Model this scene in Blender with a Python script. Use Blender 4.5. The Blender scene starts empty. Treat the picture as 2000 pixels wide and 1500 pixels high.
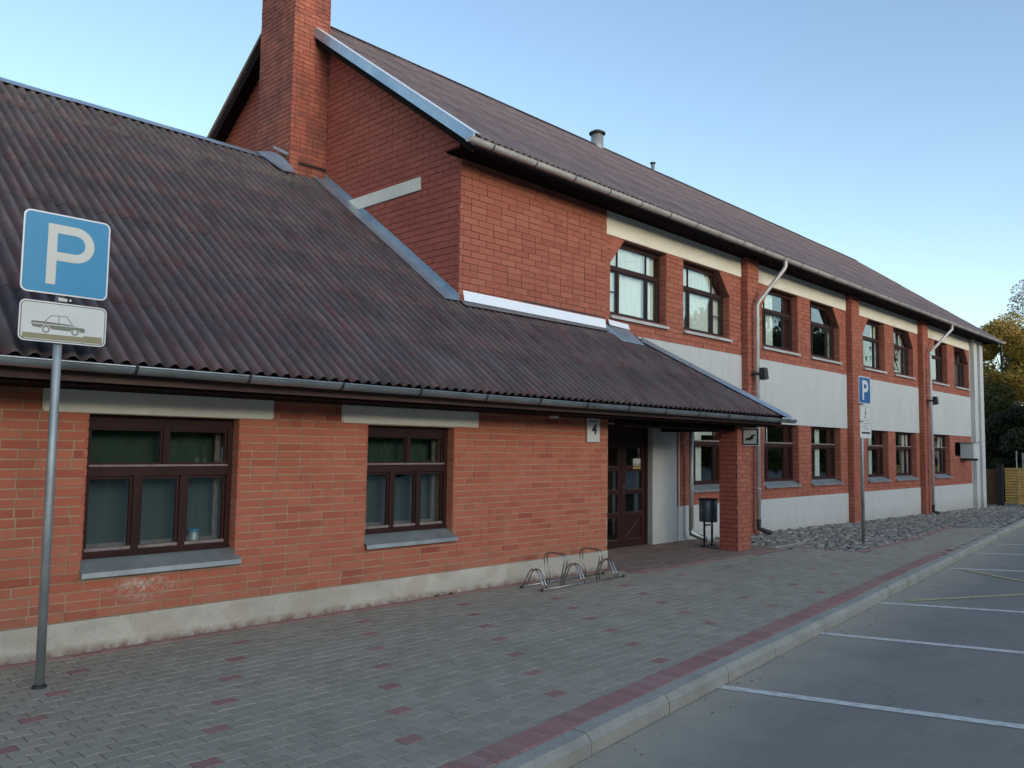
import bpy, bmesh, math, random
from math import sin, cos, pi, radians, sqrt
from mathutils import Vector, Matrix
random.seed(7)
scene = bpy.context.scene
COL = scene.collection

# ------------------------------------------------------------------ camera
ROLL, PITCH, YAW, FPX = radians(.858), radians(4.329), radians(46.197), 1603.3
cam = bpy.data.cameras.new('camera')
cam.sensor_width = 36; cam.lens = 36*FPX/2000; cam.clip_end = 3000; cam.clip_start = .05
camo = bpy.data.objects.new('camera', cam); COL.objects.link(camo)
fwd = Vector((sin(YAW)*cos(PITCH), cos(YAW)*cos(PITCH), sin(PITCH)))
rgt = Vector((cos(YAW), -sin(YAW), 0)); upv = rgt.cross(fwd)
R2 = rgt*cos(ROLL)+upv*sin(ROLL); U2 = -rgt*sin(ROLL)+upv*cos(ROLL)
CAM = Vector((0, 0, 1.7))
m = Matrix((R2, U2, -fwd)).transposed().to_4x4(); m.translation = CAM
camo.matrix_world = m
scene.camera = camo

def px(p):
    d = Vector(p)-CAM; z = d.dot(fwd)
    if z < .1: return None
    return 1000+FPX*d.dot(R2)/z, 750-FPX*d.dot(U2)/z, z

# ------------------------------------------------------------------ light
SUN_EL, SUN_AZ = radians(11), radians(188)      # azimuth clockwise from +Y
w = bpy.data.worlds.new('World'); scene.world = w; w.use_nodes = True
nt = w.node_tree; bg = nt.nodes['Background']
sky = nt.nodes.new('ShaderNodeTexSky'); sky.sky_type = 'NISHITA'; sky.sun_disc = False
sky.sun_elevation = SUN_EL; sky.sun_rotation = SUN_AZ
sky.air_density = 1.0; sky.dust_density = .6; sky.ozone_density = 1.35; sky.altitude = 0
nt.links.new(sky.outputs[0], bg.inputs[0]); bg.inputs[1].default_value = .15
sl = bpy.data.lights.new('sun', 'SUN'); sl.energy = .6; sl.angle = radians(30); sl.color = (1, .91, .83)
so = bpy.data.objects.new('sun', sl); COL.objects.link(so)
sd = Vector((sin(SUN_AZ)*cos(SUN_EL), cos(SUN_AZ)*cos(SUN_EL), sin(SUN_EL)))
so.rotation_euler = sd.to_track_quat('Z', 'Y').to_euler(); so.location = (10, -10, 20)
vs = scene.view_settings; vs.view_transform = 'Standard'; vs.look = 'None'; vs.gamma = 1
vs.use_curve_mapping = False; vs.exposure = 1.16

# ------------------------------------------------------------------ materials
class NT:
    def __init__(s, name):
        s.m = bpy.data.materials.new(name); s.m.use_nodes = True; s.t = s.m.node_tree
        s.b = s.t.nodes['Principled BSDF']; s._p = None
    def n(s, k, **kw):
        o = s.t.nodes.new(k)
        for a, v in kw.items(): setattr(o, a, v)
        return o
    def l(s, a, b): s.t.links.new(a, b)
    def pos(s, scale=(1, 1, 1)):
        if s._p is None: s._p = s.n('ShaderNodeNewGeometry').outputs['Position']
        mp = s.n('ShaderNodeMapping'); s.l(s._p, mp.inputs[0]); mp.inputs['Scale'].default_value = scale
        return mp.outputs[0]
    def noise(s, scale, detail=4, rough=.6, stretch=(1, 1, 1), lo=None, hi=None):
        o = s.n('ShaderNodeTexNoise'); s.l(s.pos(stretch), o.inputs['Vector'])
        o.inputs['Scale'].default_value = scale; o.inputs['Detail'].default_value = detail; o.inputs['Roughness'].default_value = rough
        if lo is None: return o.outputs['Fac']
        r = s.n('ShaderNodeMapRange'); s.l(o.outputs['Fac'], r.inputs[0]); r.inputs[1].default_value = lo; r.inputs[2].default_value = hi
        return r.outputs[0]
    def mix(s, f, a, b, mode='MIX'):
        o = s.n('ShaderNodeMix', data_type='RGBA', blend_type=mode)
        for i, v in ((0, f), (6, a), (7, b)):
            if hasattr(v, 'links'): s.l(v, o.inputs[i])
            elif i == 0: o.inputs[0].default_value = v
            else: o.inputs[i].default_value = (*v, 1) if len(v) == 3 else v
        return o.outputs[2]
    def math(s, op, a, b=0):
        o = s.n('ShaderNodeMath', operation=op)
        for i, v in ((0, a), (1, b)):
            if hasattr(v, 'links'): s.l(v, o.inputs[i])
            else: o.inputs[i].default_value = v
        return o.outputs[0]
    def ramp(s, f, stops):
        o = s.n('ShaderNodeValToRGB'); s.l(f, o.inputs[0]); e = o.color_ramp.elements
        while len(e) < len(stops): e.new(.5)
        for x, (p, c) in zip(e, stops): x.position = p; x.color = (*c, 1)
        return o.outputs[0]
    def out(s, col=None, rough=.8, metal=0, bump=None, bs=.3, bd=.01, spec=None):
        if col is not None:
            if hasattr(col, 'links'): s.l(col, s.b.inputs['Base Color'])
            else: s.b.inputs['Base Color'].default_value = (*col, 1)
        if hasattr(rough, 'links'): s.l(rough, s.b.inputs['Roughness'])
        else: s.b.inputs['Roughness'].default_value = rough
        s.b.inputs['Metallic'].default_value = metal
        if spec is not None: s.b.inputs['Specular IOR Level'].default_value = spec
        if bump is not None:
            b = s.n('ShaderNodeBump'); s.l(bump, b.inputs['Height']); b.inputs['Strength'].default_value = bs
            b.inputs['Distance'].default_value = bd; s.l(b.outputs[0], s.b.inputs['Normal'])
        return s.m

def simple(name, col, rough=.7, metal=0, var=.25, sc=6, spec=None, bs=.15):
    g = NT(name); d = tuple(c*(1-var) for c in col); u = tuple(min(1, c*(1+var*.6)) for c in col)
    return g.out(g.mix(g.noise(sc, 5, .65, lo=.3, hi=.7), d, u), rough, metal, g.noise(sc*12, 3), bs, .004, spec)

def rnd_src(g, src):
    if src == 'obj': return g.n('ShaderNodeObjectInfo').outputs['Random']
    a = g.n('ShaderNodeAttribute'); a.attribute_name = 'rnd'; return a.outputs['Fac']

def two(fn, name, *a, **k):
    return {s: fn(name+('_single' if s == 'obj' else '_joined'), s, *a, **k) for s in ('obj', 'att')}

def brickmat(name, src, stops, soot=0, stain=(.30, .22, .18), pale=.12):
    g = NT(name); r = rnd_src(g, src)
    c = g.ramp(r, stops)
    c = g.mix(g.math('MULTIPLY', g.noise(1.3, 5, .7, lo=.45, hi=.75), .3), c, (.36, .11, .07))
    c = g.mix(g.math('MULTIPLY', g.noise(45, 4, .7, lo=.45, hi=.8), .35), c, stain)
    c = g.mix(g.math('MULTIPLY', g.noise(7, 6, .75, lo=.62, hi=.8), pale), c, (.5, .42, .36))
    if soot: c = g.mix(g.math('MULTIPLY', g.noise(1.5, 7, .8, stretch=(1, 1, .6), lo=.36, hi=.66), soot), c, (.085, .045, .05))
    if name.startswith('annex'):      # lime bloom under the first window
        s3 = g.n('ShaderNodeSeparateXYZ'); g.l(g.pos(), s3.inputs[0])
        dx = g.math('MULTIPLY', g.math('ABSOLUTE', g.math('SUBTRACT', s3.outputs[0], 2.98)), 2.2); dz = g.math('MULTIPLY', g.math('ABSOLUTE', g.math('SUBTRACT', s3.outputs[2], .47)), 5.5)
        mk = g.math('SUBTRACT', 1, g.math('ADD', dx, dz)); mk = g.n('ShaderNodeClamp').outputs[0] if False else g.math('MAXIMUM', mk, 0)
        c = g.mix(g.math('MULTIPLY', mk, g.noise(16, 5, .75, lo=.45, hi=.62)), c, (.62, .56, .48))
        low = g.n('ShaderNodeMapRange'); g.l(s3.outputs[2], low.inputs[0]); low.inputs[1].default_value = .5; low.inputs[2].default_value = .25
        c = g.mix(g.math('MULTIPLY', g.math('MULTIPLY', low.outputs[0], g.noise(5, 5, .7, lo=.4, hi=.65)), .45), c, (.36, .22, .15))
    return g.out(c, .9, 0, g.noise(130, 4, .7), .5, .004, .25)

def pavermat(name, src, a, b, c2):
    g = NT(name); r = rnd_src(g, src)
    c = g.ramp(r, ((0, a), (.6, b), (1, c2)))
    c = g.mix(g.math('MULTIPLY', g.noise(1.1, 6, .7, lo=.4, hi=.7), 0.4), c, (.25, .22, .17))
    c = g.mix(g.math('MULTIPLY', g.noise(90, 3, .8, lo=.5, hi=.75), .4), c, (.10, .10, .10))
    c = g.mix(g.math('MULTIPLY', g.noise(3.1, 6, .8, lo=.6, hi=.72), .25), c, (.30, .28, .25))
    return g.out(c, .92, 0, g.noise(220, 3, .8), .5, .003, .2)

M = {}
M['brick'] = two(brickmat, 'annex_brick', ((0, (.37, .095, .056)), (.15, (.42, .118, .068)), (.55, (.455, .135, .077)), (.88, (.475, .155, .092)), (.96, (.42, .12, .07)), (1, (.32, .07, .048))))
M['brick_up'] = two(brickmat, 'upper_brick', ((0, (.31, .095, .063)), (.5, (.345, .112, .072)), (.85, (.37, .13, .085)), (1, (.29, .083, .058))), pale=.05)
M['brick_gable'] = two(brickmat, 'gable_brick', ((0, (.36, .088, .062)), (.5, (.41, .107, .075)), (1, (.34, .082, .058))), pale=.06)
M['brick_chim'] = two(brickmat, 'chimney_brick', ((0, (.32, .10, .07)), (.5, (.46, .15, .095)), (1, (.36, .095, .065))), soot=.8)
M['mortar'] = simple('mortar_pale', (.40, .27, .18), .95, var=.3, sc=9)
M['mortar_dark'] = simple('mortar_dark', (.16, .065, .05), .95)
g = NT('white_plaster')
c = g.mix(g.noise(1.1, 6, .7, lo=.3, hi=.75), (.47, .49, .48), (.53, .545, .53))
c = g.mix(g.math('MULTIPLY', g.noise(2.5, 6, .75, stretch=(1.6, 1, .22), lo=.5, hi=.75), .4), c, (.36, .36, .33))
z = g.n('ShaderNodeSeparateXYZ'); g.l(g.pos(), z.inputs[0])
spl = g.n('ShaderNodeMapRange'); g.l(z.outputs[2], spl.inputs[0]); spl.inputs[1].default_value = .22; spl.inputs[2].default_value = -.15
c = g.mix(g.math('MULTIPLY', spl.outputs[0], g.noise(6, 5, .7, lo=.3, hi=.7)), c, (.36, .34, .30))
M['plaster'] = g.out(c, .92, 0, g.noise(60, 4, .7), .25, .004, .2)
g = NT('cream_lintel'); c = g.mix(g.noise(1.6, 5, .7, lo=.35, hi=.7), (.74, .71, .61), (.82, .79, .69))
c = g.mix(g.math('MULTIPLY', g.noise(14, 5, .7, lo=.55, hi=.8), .4), c, (.25, .24, .2))
M['lintel'] = g.out(c, .88, 0, g.noise(70, 4), .2, .004, .2)
g = NT('concrete_plinth'); c = g.mix(g.noise(.9, 6, .7, stretch=(1, 1, 2.2), lo=.38, hi=.62), (.44, .41, .34), (.60, .56, .47))
c = g.mix(g.math('MULTIPLY', g.noise(2.4, 3, .5, lo=.52, hi=.56), .45), c, (.42, .36, .28))
c = g.mix(g.math('MULTIPLY', g.noise(28, 6, .75, lo=.55, hi=.75), .5), c, (.2, .18, .14))
z = g.n('ShaderNodeSeparateXYZ'); g.l(g.pos(), z.inputs[0])
mr = g.n('ShaderNodeMapRange'); g.l(z.outputs[2], mr.inputs[0]); mr.inputs[1].default_value = .07; mr.inputs[2].default_value = 0
c = g.mix(g.math('MULTIPLY', mr.outputs[0], g.noise(7, 5, .7, lo=.35, hi=.6)), c, (.22, .13, .10))
M['plinth'] = g.out(c, .93, 0, g.noise(35, 6, .7), .6, .01, .2)
g = NT('brown_wood'); c = g.mix(g.noise(3, 6, .7, stretch=(1, 1, .2), lo=.3, hi=.75), (.024, .009, .008), (.048, .017, .014))
M['wood'] = g.out(c, .55, 0, g.noise(60, 3, stretch=(1, 1, .1)), .2, .002, .22)
g = NT('worn_ledge_wood'); M['ledge'] = g.out(g.mix(g.noise(12, 5, .7, lo=.35, hi=.7), (.17, .12, .11), (.30, .25, .23)), .7)
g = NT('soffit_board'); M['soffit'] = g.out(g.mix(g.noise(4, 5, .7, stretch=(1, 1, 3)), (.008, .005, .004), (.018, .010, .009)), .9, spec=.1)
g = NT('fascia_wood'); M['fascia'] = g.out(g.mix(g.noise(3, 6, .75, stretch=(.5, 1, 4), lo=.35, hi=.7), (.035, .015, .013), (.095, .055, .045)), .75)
M['galv'] = simple('galvanised_metal', (.34, .37, .37), .5, .55, .3, 3)
g = NT('flashing_metal'); M['flash'] = g.out(g.mix(g.noise(2.6, 5, .7, lo=.35, hi=.7), (.33, .42, .50), (.52, .60, .66)), g.math('ADD', g.math('MULTIPLY', g.noise(5, 4), .3), .25), .7, g.noise(4, 4), .25, .02)
g = NT('bright_flashing'); M['flashw'] = g.out(g.mix(g.noise(4, 4, .6), (.90, .91, .92), (.96, .96, .96)), .3, .3, g.noise(5, 3), .25, .02)
M['gutter'] = simple('gutter_zinc', (.36, .40, .41), .38, .8, .35, 2.2)
M['gutter2'] = simple('gutter_pale', (.52, .50, .48), .5, .3, .25, 2.2)
M['dark'] = simple('dark_iron', (.02, .022, .024), .6)
M['chrome'] = simple('rack_steel', (.42, .42, .41), .28, .95, .4, 18)
g = NT('window_glass')
t = g.t; t.nodes.remove(g.b); o = t.nodes['Material Output']
fr = g.n('ShaderNodeFresnel'); gbf = g.n('ShaderNodeNewGeometry'); io = g.n('ShaderNodeMapRange'); g.l(gbf.outputs['Backfacing'], io.inputs[0]); io.inputs[3].default_value = 1.95; io.inputs[4].default_value = 1/1.95; g.l(io.outputs[0], fr.inputs[0])
tr = g.n('ShaderNodeBsdfTransparent'); tr.inputs[0].default_value = (.93, .97, .95, 1)
gl = g.n('ShaderNodeBsdfGlossy'); gl.inputs['Roughness'].default_value = .015; gl.inputs[0].default_value = (.95, .97, .97, 1)
bp = g.n('ShaderNodeBump'); g.l(g.noise(1.6, 2, .5), bp.inputs['Height']); bp.inputs['Strength'].default_value = .25; bp.inputs['Distance'].default_value = .012
g.l(bp.outputs[0], gl.inputs['Normal'])
mx = g.n('ShaderNodeMixShader'); g.l(fr.outputs[0], mx.inputs[0]); g.l(tr.outputs[0], mx.inputs[1]); g.l(gl.outputs[0], mx.inputs[2]); g.l(mx.outputs[0], o.inputs[0])
M['glass'] = g.m
g = NT('white_curtain'); M['curtain'] = g.out(g.mix(g.noise(5, 3, stretch=(8, 8, .3)), (.78, .78, .74), (.88, .88, .84)), .9)
g = NT('green_curtain'); M['teal'] = g.out(g.mix(g.noise(3, 4, stretch=(5, 5, .4)), (.030, .055, .042), (.055, .095, .07)), .9)
M['room'] = simple('room_plaster', (.10, .10, .09), .9)
def sheetmat(name, base, mid, red, amt, wx=7.58):
    g = NT(name)
    c = g.mix(g.noise(1.5, 6, .75, lo=.35, hi=.7), base, mid)
    c = g.mix(g.math('MULTIPLY', g.noise(3.2, 8, .82, stretch=(1.5, .6, .6), lo=.48, hi=.64), amt), c, red)
    c = g.mix(g.math('MULTIPLY', g.noise(26, 6, .8, lo=.48, hi=.7), .55), c, (.045, .042, .044))
    c = g.mix(g.math('MULTIPLY', g.noise(42, 5, .85, lo=.57, hi=.70), .6), c, (.20, .185, .18))
    c = g.mix(g.math('MULTIPLY', g.noise(.55, 5, .7, lo=.55, hi=.75), .55), c, (.135, .12, .115))
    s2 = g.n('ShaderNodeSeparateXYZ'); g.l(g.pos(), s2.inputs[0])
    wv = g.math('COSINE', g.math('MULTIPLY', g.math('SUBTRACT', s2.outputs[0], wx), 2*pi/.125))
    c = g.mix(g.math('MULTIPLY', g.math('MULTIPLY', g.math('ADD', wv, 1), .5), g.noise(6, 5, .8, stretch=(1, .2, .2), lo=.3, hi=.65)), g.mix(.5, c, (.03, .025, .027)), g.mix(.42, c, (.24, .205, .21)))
    sp = g.n('ShaderNodeSeparateXYZ'); g.l(g.pos(), sp.inputs[0])
    lz = g.n('ShaderNodeMapRange'); g.l(sp.outputs[2], lz.inputs[0]); lz.inputs[1].default_value = 5.1; lz.inputs[2].default_value = 6.3
    c = g.mix(g.math('MULTIPLY', g.math('MULTIPLY', lz.outputs[0], g.noise(3.5, 6, .8, lo=.42, hi=.62)), .6 if amt > .5 else .0), c, (.165, .152, .132))
    return g.out(c, .85, 0, g.noise(60, 5, .8), .6, .006, .3)
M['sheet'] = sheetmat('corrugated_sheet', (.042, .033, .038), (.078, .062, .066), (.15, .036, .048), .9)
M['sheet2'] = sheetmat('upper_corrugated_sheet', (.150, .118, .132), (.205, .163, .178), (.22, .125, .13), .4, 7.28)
M['pg'] = two(pavermat, 'grey_paver', (.31, .28, .22), (.35, .315, .25), (.38, .34, .27))
M['pr'] = two(pavermat, 'red_paver', (.30, .15, .14), (.37, .185, .17), (.36, .22, .20))
M['pb'] = two(pavermat, 'brown_paver', (.20, .14, .115), (.25, .17, .14), (.30, .21, .175))
M['soil'] = simple('joint_soil', (.15, .135, .105), .95)
g = NT('asphalt')
c = g.mix(g.noise(.5, 6, .7, lo=.3, hi=.7), (.20, .19, .165), (.255, .24, .21))
c = g.mix(g.math('MULTIPLY', g.noise(160, 3, .8, lo=.45, hi=.7), .35), c, (.24, .24, .235))
sp = g.n('ShaderNodeSeparateXYZ'); g.l(g.pos(), sp.inputs[0])
kd = g.math('SUBTRACT', g.math('ADD', g.math('MULTIPLY', sp.outputs[0], .1), 2.72), sp.outputs[1])
dr = g.n('ShaderNodeMapRange'); g.l(g.math('ADD', kd, g.math('MULTIPLY', g.noise(1.6, 5, .7), -.9)), dr.inputs[0]); dr.inputs[1].default_value = .35; dr.inputs[2].default_value = -.55
c = g.mix(g.math('MULTIPLY', dr.outputs[0], .8), c, (.46, .40, .31))
c = g.mix(g.math('MULTIPLY', g.noise(9, 6, .8, lo=.62, hi=.75), .35), c, (.06, .06, .06))
vo = g.n('ShaderNodeTexVoronoi', feature='DISTANCE_TO_EDGE'); vo.inputs['Scale'].default_value = .33
wp = g.n('ShaderNodeVectorMath', operation='ADD'); nz = g.n('ShaderNodeTexNoise'); nz.inputs['Scale'].default_value = 1.6; nz.inputs['Detail'].default_value = 6; g.l(g.pos(), nz.inputs['Vector']); g.l(g.pos(), wp.inputs[0]); g.l(nz.outputs['Color'], wp.inputs[1]); g.l(wp.outputs[0], vo.inputs['Vector'])
cr = g.n('ShaderNodeMapRange'); g.l(vo.outputs['Distance'], cr.inputs[0]); cr.inputs[1].default_value = .006; cr.inputs[2].default_value = .0
c = g.mix(g.math('MULTIPLY', g.math('MULTIPLY', cr.outputs[0], g.noise(.8, 3, .5, lo=.48, hi=.56)), 0.3), c, (.09, .085, .075))
c = g.mix(g.math('MULTIPLY', g.noise(75, 4, .85, lo=.52, hi=.7), .5), c, (.10, .10, .095))
c = g.mix(g.math('MULTIPLY', g.noise(95, 4, .85, lo=.60, hi=.75), .5), c, (.42, .40, .36))
c = g.mix(g.math('MULTIPLY', g.noise(2.3, 7, .8, stretch=(.5, 1.6, 1), lo=.5, hi=.68), .4), c, (.31, .29, .25))
M['asphalt'] = g.out(c, .9, 0, g.noise(260, 3, .8), .7, .004, .25)
g = NT('kerb_concrete'); c = g.mix(g.noise(2.2, 6, .7, lo=.35, hi=.65), (.26, .255, .22), (.36, .35, .30))
c = g.mix(g.math('MULTIPLY', g.noise(40, 5, .8, lo=.5, hi=.75), .5), c, (.12, .12, .1)); M['kerb'] = g.out(c, .92, 0, g.noise(90, 4, .7), .5, .005)
def stonemat(name, src):
    g = NT(name); r = rnd_src(g, src); c = g.ramp(r, ((0, (.15, .14, .125)), (.5, (.25, .23, .205)), (.85, (.33, .30, .26)), (1, (.46, .43, .38))))
    c = g.mix(g.math('MULTIPLY', g.noise(12, 6, .8, lo=.4, hi=.7), .5), c, (.11, .105, .095))
    return g.out(c, .88, 0, g.noise(30, 6, .7), .7, .015)
M['stone'] = two(stonemat, 'field_stone')
g = NT('line_paint'); M['wpaint'] = g.out(g.mix(g.noise(14, 7, .85, lo=.47, hi=.68), (.62, .60, .55), (.27, .26, .235)), .8)
g = NT('yellow_paint'); M['ypaint'] = g.out(g.mix(g.noise(14, 6, .8, lo=.35, hi=.7), (.58, .46, .20), (.24, .22, .17)), .85)
g = NT('sign_blue'); M['blue'] = g.out(g.mix(g.noise(3, 4), (.022, .22, .42), (.038, .28, .48)), .35)
M['signw'] = simple('sign_white', (.62, .64, .62), .4, var=.06, sc=4, bs=0)
M['signp'] = simple('sign_letter_white', (.62, .62, .56), .4, var=.06, sc=4, bs=0)
M['signedge'] = simple('sign_rim', (.66, .66, .66), .35, .3, var=.1, bs=0)
M['olive'] = simple('sign_olive', (.27, .25, .14), .5, var=.1, bs=0)
M['inkg'] = simple('sign_grey_ink', (.17, .18, .14), .5, var=.2, sc=20, bs=0)
M['black'] = simple('black_print', (.015, .015, .018), .45, bs=0)
M['bin'] = simple('bin_steel', (.10, .125, .15), .42, .6, .4, 6)
M['fence'] = simple('ochre_fence_board', (.60, .36, .11), .8, var=.35, sc=5)
M['post'] = simple('dark_post', (.02, .015, .018), .7)
M['bark'] = simple('bark', (.10, .085, .075), .95, var=.4, sc=20)
M['yellowp'] = simple('yellow_notice', (.50, .44, .16), .6)
M['ground'] = simple('ground_soil', (.09, .085, .06), .95, var=.4, sc=1.5)
def leafmat(name, a, b):
    g = NT(name); at = g.n('ShaderNodeAttribute'); at.attribute_name = 'rnd'
    c = g.mix(at.outputs['Fac'], a, b); g.l(c, g.b.inputs['Base Color']); g.b.inputs['Roughness'].default_value = .7
    g.b.inputs['Specular IOR Level'].default_value = .2
    tl = g.n('ShaderNodeBsdfTranslucent'); g.l(c, tl.inputs[0]); mx = g.n('ShaderNodeMixShader'); mx.inputs[0].default_value = .3
    g.l(g.b.outputs[0], mx.inputs[1]); g.l(tl.outputs[0], mx.inputs[2]); g.l(mx.outputs[0], g.t.nodes['Material Output'].inputs[0]); return g.m
M['leafy'] = leafmat('autumn_leaf', (.22, .18, .035), (.50, .31, .07))
M['leafg'] = leafmat('olive_leaf', (.06, .07, .02), (.19, .17, .05))
M['leafd'] = leafmat('dark_leaf', (.016, .021, .010), (.055, .06, .024))
M['leaft'] = leafmat('grey_twig', (.20, .17, .13), (.42, .36, .28))

# ------------------------------------------------------------------ mesh helpers
class MB:
    def __init__(s): s.v = []; s.f = []; s.r = []
    def add(s, vs, fs, r=0.):
        k = len(s.v); s.v += [tuple(v) for v in vs]; s.f += [tuple(i+k for i in f) for f in fs]; s.r += [r]*len(fs)
    def box(s, x0, x1, y0, y1, z0, z1, r=0.):
        s.add([(x0,y0,z0),(x1,y0,z0),(x1,y1,z0),(x0,y1,z0),(x0,y0,z1),(x1,y0,z1),(x1,y1,z1),(x0,y1,z1)],
              [(0,3,2,1),(4,5,6,7),(0,1,5,4),(1,2,6,5),(2,3,7,6),(3,0,4,7)], r)
    def hexa(s, a, r=0.):
        s.add(a, [(0,3,2,1),(4,5,6,7),(0,1,5,4),(1,2,6,5),(2,3,7,6),(3,0,4,7)], r)
    def beam(s, p, q, up, w, h, r=0.):      # rectangular bar from p to q, width w across, height h along up (top at p)
        p, q, up = Vector(p), Vector(q), Vector(up).normalized(); d = (q-p).normalized(); sd_ = d.cross(up).normalized(); up = sd_.cross(d)
        a = [e+sd_*sx*w/2+up*uz*h for e in (p, q) for sx, uz in ((-1,-1),(1,-1),(1,0),(-1,0))]
        s.add(a, [(0,1,2,3),(7,6,5,4),(0,4,5,1),(1,5,6,2),(2,6,7,3),(3,7,4,0)], r)
    def tube(s, pts, rad, n=8, closed=False, cap=True):
        pts = [Vector(p) for p in pts]; rad = rad if isinstance(rad, list) else [rad]*len(pts)
        base = len(s.v); u = None
        for i, p in enumerate(pts):
            a = pts[max(0, i-1)]; b = pts[min(len(pts)-1, i+1)]; d = (b-a).normalized()
            if u is None: u = d.orthogonal().normalized()
            u = (u-d*u.dot(d)).normalized(); v2 = d.cross(u)
            for k in range(n):
                t = 2*pi*k/n; s.v.append(tuple(p+(u*cos(t)+v2*sin(t))*rad[i]))
        for i in range(len(pts)-1):
            for k in range(n):
                a = base+i*n+k; b = base+i*n+(k+1) % n
                s.f.append((a, b, b+n, a+n)); s.r.append(0.)
        if cap:
            s.f.append(tuple(base+k for k in range(n))[::-1]); s.r.append(0.)
            s.f.append(tuple(base+(len(pts)-1)*n+k for k in range(n))); s.r.append(0.)
    def poly(s, pts2, fn, t0, t1, r=0.):    # extrude 2-D polygon, fn(u,v,t)->xyz, quads/ngons front (t0) and back (t1)
        n = len(pts2); k = len(s.v)
        s.v += [tuple(fn(u, v, t0)) for u, v in pts2]+[tuple(fn(u, v, t1)) for u, v in pts2]
        s.f.append(tuple(range(k, k+n))); s.f.append(tuple(range(k+2*n-1, k+n-1, -1))); s.r += [r, r]
        for i in range(n):
            j = (i+1) % n; s.f.append((k+j, k+i, k+n+i, k+n+j)); s.r.append(r)

def ob(name, mb, mat, parent=None, origin=None, smooth=False, attr=False, **props):
    """origin: world point of the thing; part vertices are stored relative to the thing's Empty"""
    o3 = Vector(origin) if origin is not None else (Vector(parent['_o']) if parent is not None else Vector((0, 0, 0)))
    me = bpy.data.meshes.new(name); me.from_pydata([tuple(Vector(v)-o3) for v in mb.v], [], mb.f)
    if mat is not None: me.materials.append(mat)
    if attr:
        a = me.attributes.new('rnd', 'FLOAT', 'FACE'); a.data.foreach_set('value', mb.r)
    if smooth: me.polygons.foreach_set('use_smooth', [True]*len(me.polygons))
    me.update()
    o = bpy.data.objects.new(name, me); COL.objects.link(o)
    if parent is not None: o.parent = parent
    else: o.location = o3
    o['_o'] = tuple(o3)
    for k, v in props.items(): o[k] = v
    return o
def thing(name, loc, label, cat, group=None):
    o = bpy.data.objects.new(name, None); COL.objects.link(o); o.location = loc; o['_o'] = tuple(loc); o.empty_display_size = .2
    o['label'] = label; o['category'] = cat
    if group: o['group'] = group
    return o
def inst(name, mesh, parent, wloc, rot=None, scale=None):
    o = bpy.data.objects.new(name, mesh); COL.objects.link(o)
    if parent is not None: o.parent = parent; o.location = Vector(wloc)-Vector(parent['_o'])
    else: o.location = wloc
    if rot is not None: o.rotation_euler = rot
    if scale is not None: o.scale = scale
    return o
def mesh_of(name, mb, mat, smooth=False):
    me = bpy.data.meshes.new(name); me.from_pydata(mb.v, [], mb.f)
    if mat: me.materials.append(mat)
    if smooth: me.polygons.foreach_set('use_smooth', [True]*len(me.polygons))
    return me

# bricks -------------------------------------------------------------
def sub(iv, holes):
    for a, b in holes:
        n = []
        for x, y in iv:
            if b <= x or a >= y: n.append((x, y)); continue
            if a > x: n.append((x, a))
            if b < y: n.append((b, y))
        iv = n
    return iv
def lay(bricks, axis, c, z0, z1, fn, ch, L, mat, out=.008, head=.12, depth=.03, jn=.011, parent=None):
    """axis 'x': wall faces -Y at y=c, u=X.  axis 'y': wall faces -X at x=c, u=Y. 'X+': faces +X.  fn(z)->intervals"""
    k = 0; z = z0
    while z < z1-.02:
        h = min(ch, z1-z); off = (k % 2)*L/2+random.uniform(-.012, .012)
        for a, b in fn(z+h/2):
            u = math.floor((a-off)/L)*L+off
            while u < b:
                l = L
                if random.random() < head: l = L/2
                p, q = max(u, a), min(u+l, b)
                u += l
                if q-p < .03: continue
                pr = out+random.uniform(-.003, .0035)
                l2, h2 = q-p-jn, h-jn
                if l2 < .02 or h2 < .02: continue
                um, zm = (p+q)/2, z+h/2
                if axis == 'x': ctr, sz = (um, c-pr+depth/2, zm), (l2, depth, h2)
                elif axis == 'y': ctr, sz = (c-pr+depth/2, um, zm), (depth, l2, h2)
                else: ctr, sz = (c+pr-depth/2, um, zm), (depth, l2, h2)
                vis = 0
                P = px(ctr)
                if P and -20 < P[0] < 2020 and -20 < P[1] < 1520 and axis != 'X+': vis = FPX*h2/P[2]*(1 if P[2] < 200 else 0)*(l2/L)**.3
                bricks.append((vis, ctr, sz, mat, parent))
        z += h; k += 1
UNIT = {}
def unit(mat):
    if mat.name not in UNIT:
        b = MB(); e = .5
        b.box(-e, e, -e, e, -e, e); UNIT[mat.name] = mesh_of('brick_unit', b, mat)
    return UNIT[mat.name]
def finish_bricks(bricks, n=300):
    bricks.sort(key=lambda t: -t[0])
    rest = {}
    for i, (vis, ctr, sz, mk, par) in enumerate(bricks):
        if i < n and vis > 4: inst('brick', unit(M[mk]['obj']), par, ctr, scale=sz)
        else: rest.setdefault((mk, par.name), [par, []])[1].append((ctr, sz))
    for (mk, _), (par, l) in rest.items():
        b = MB()
        for c, s in l: b.box(c[0]-s[0]/2, c[0]+s[0]/2, c[1]-s[1]/2, c[1]+s[1]/2, c[2]-s[2]/2, c[2]+s[2]/2, random.random())
        ob('brickwork', b, M[mk]['att'], par, attr=True, kind='stuff')

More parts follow.
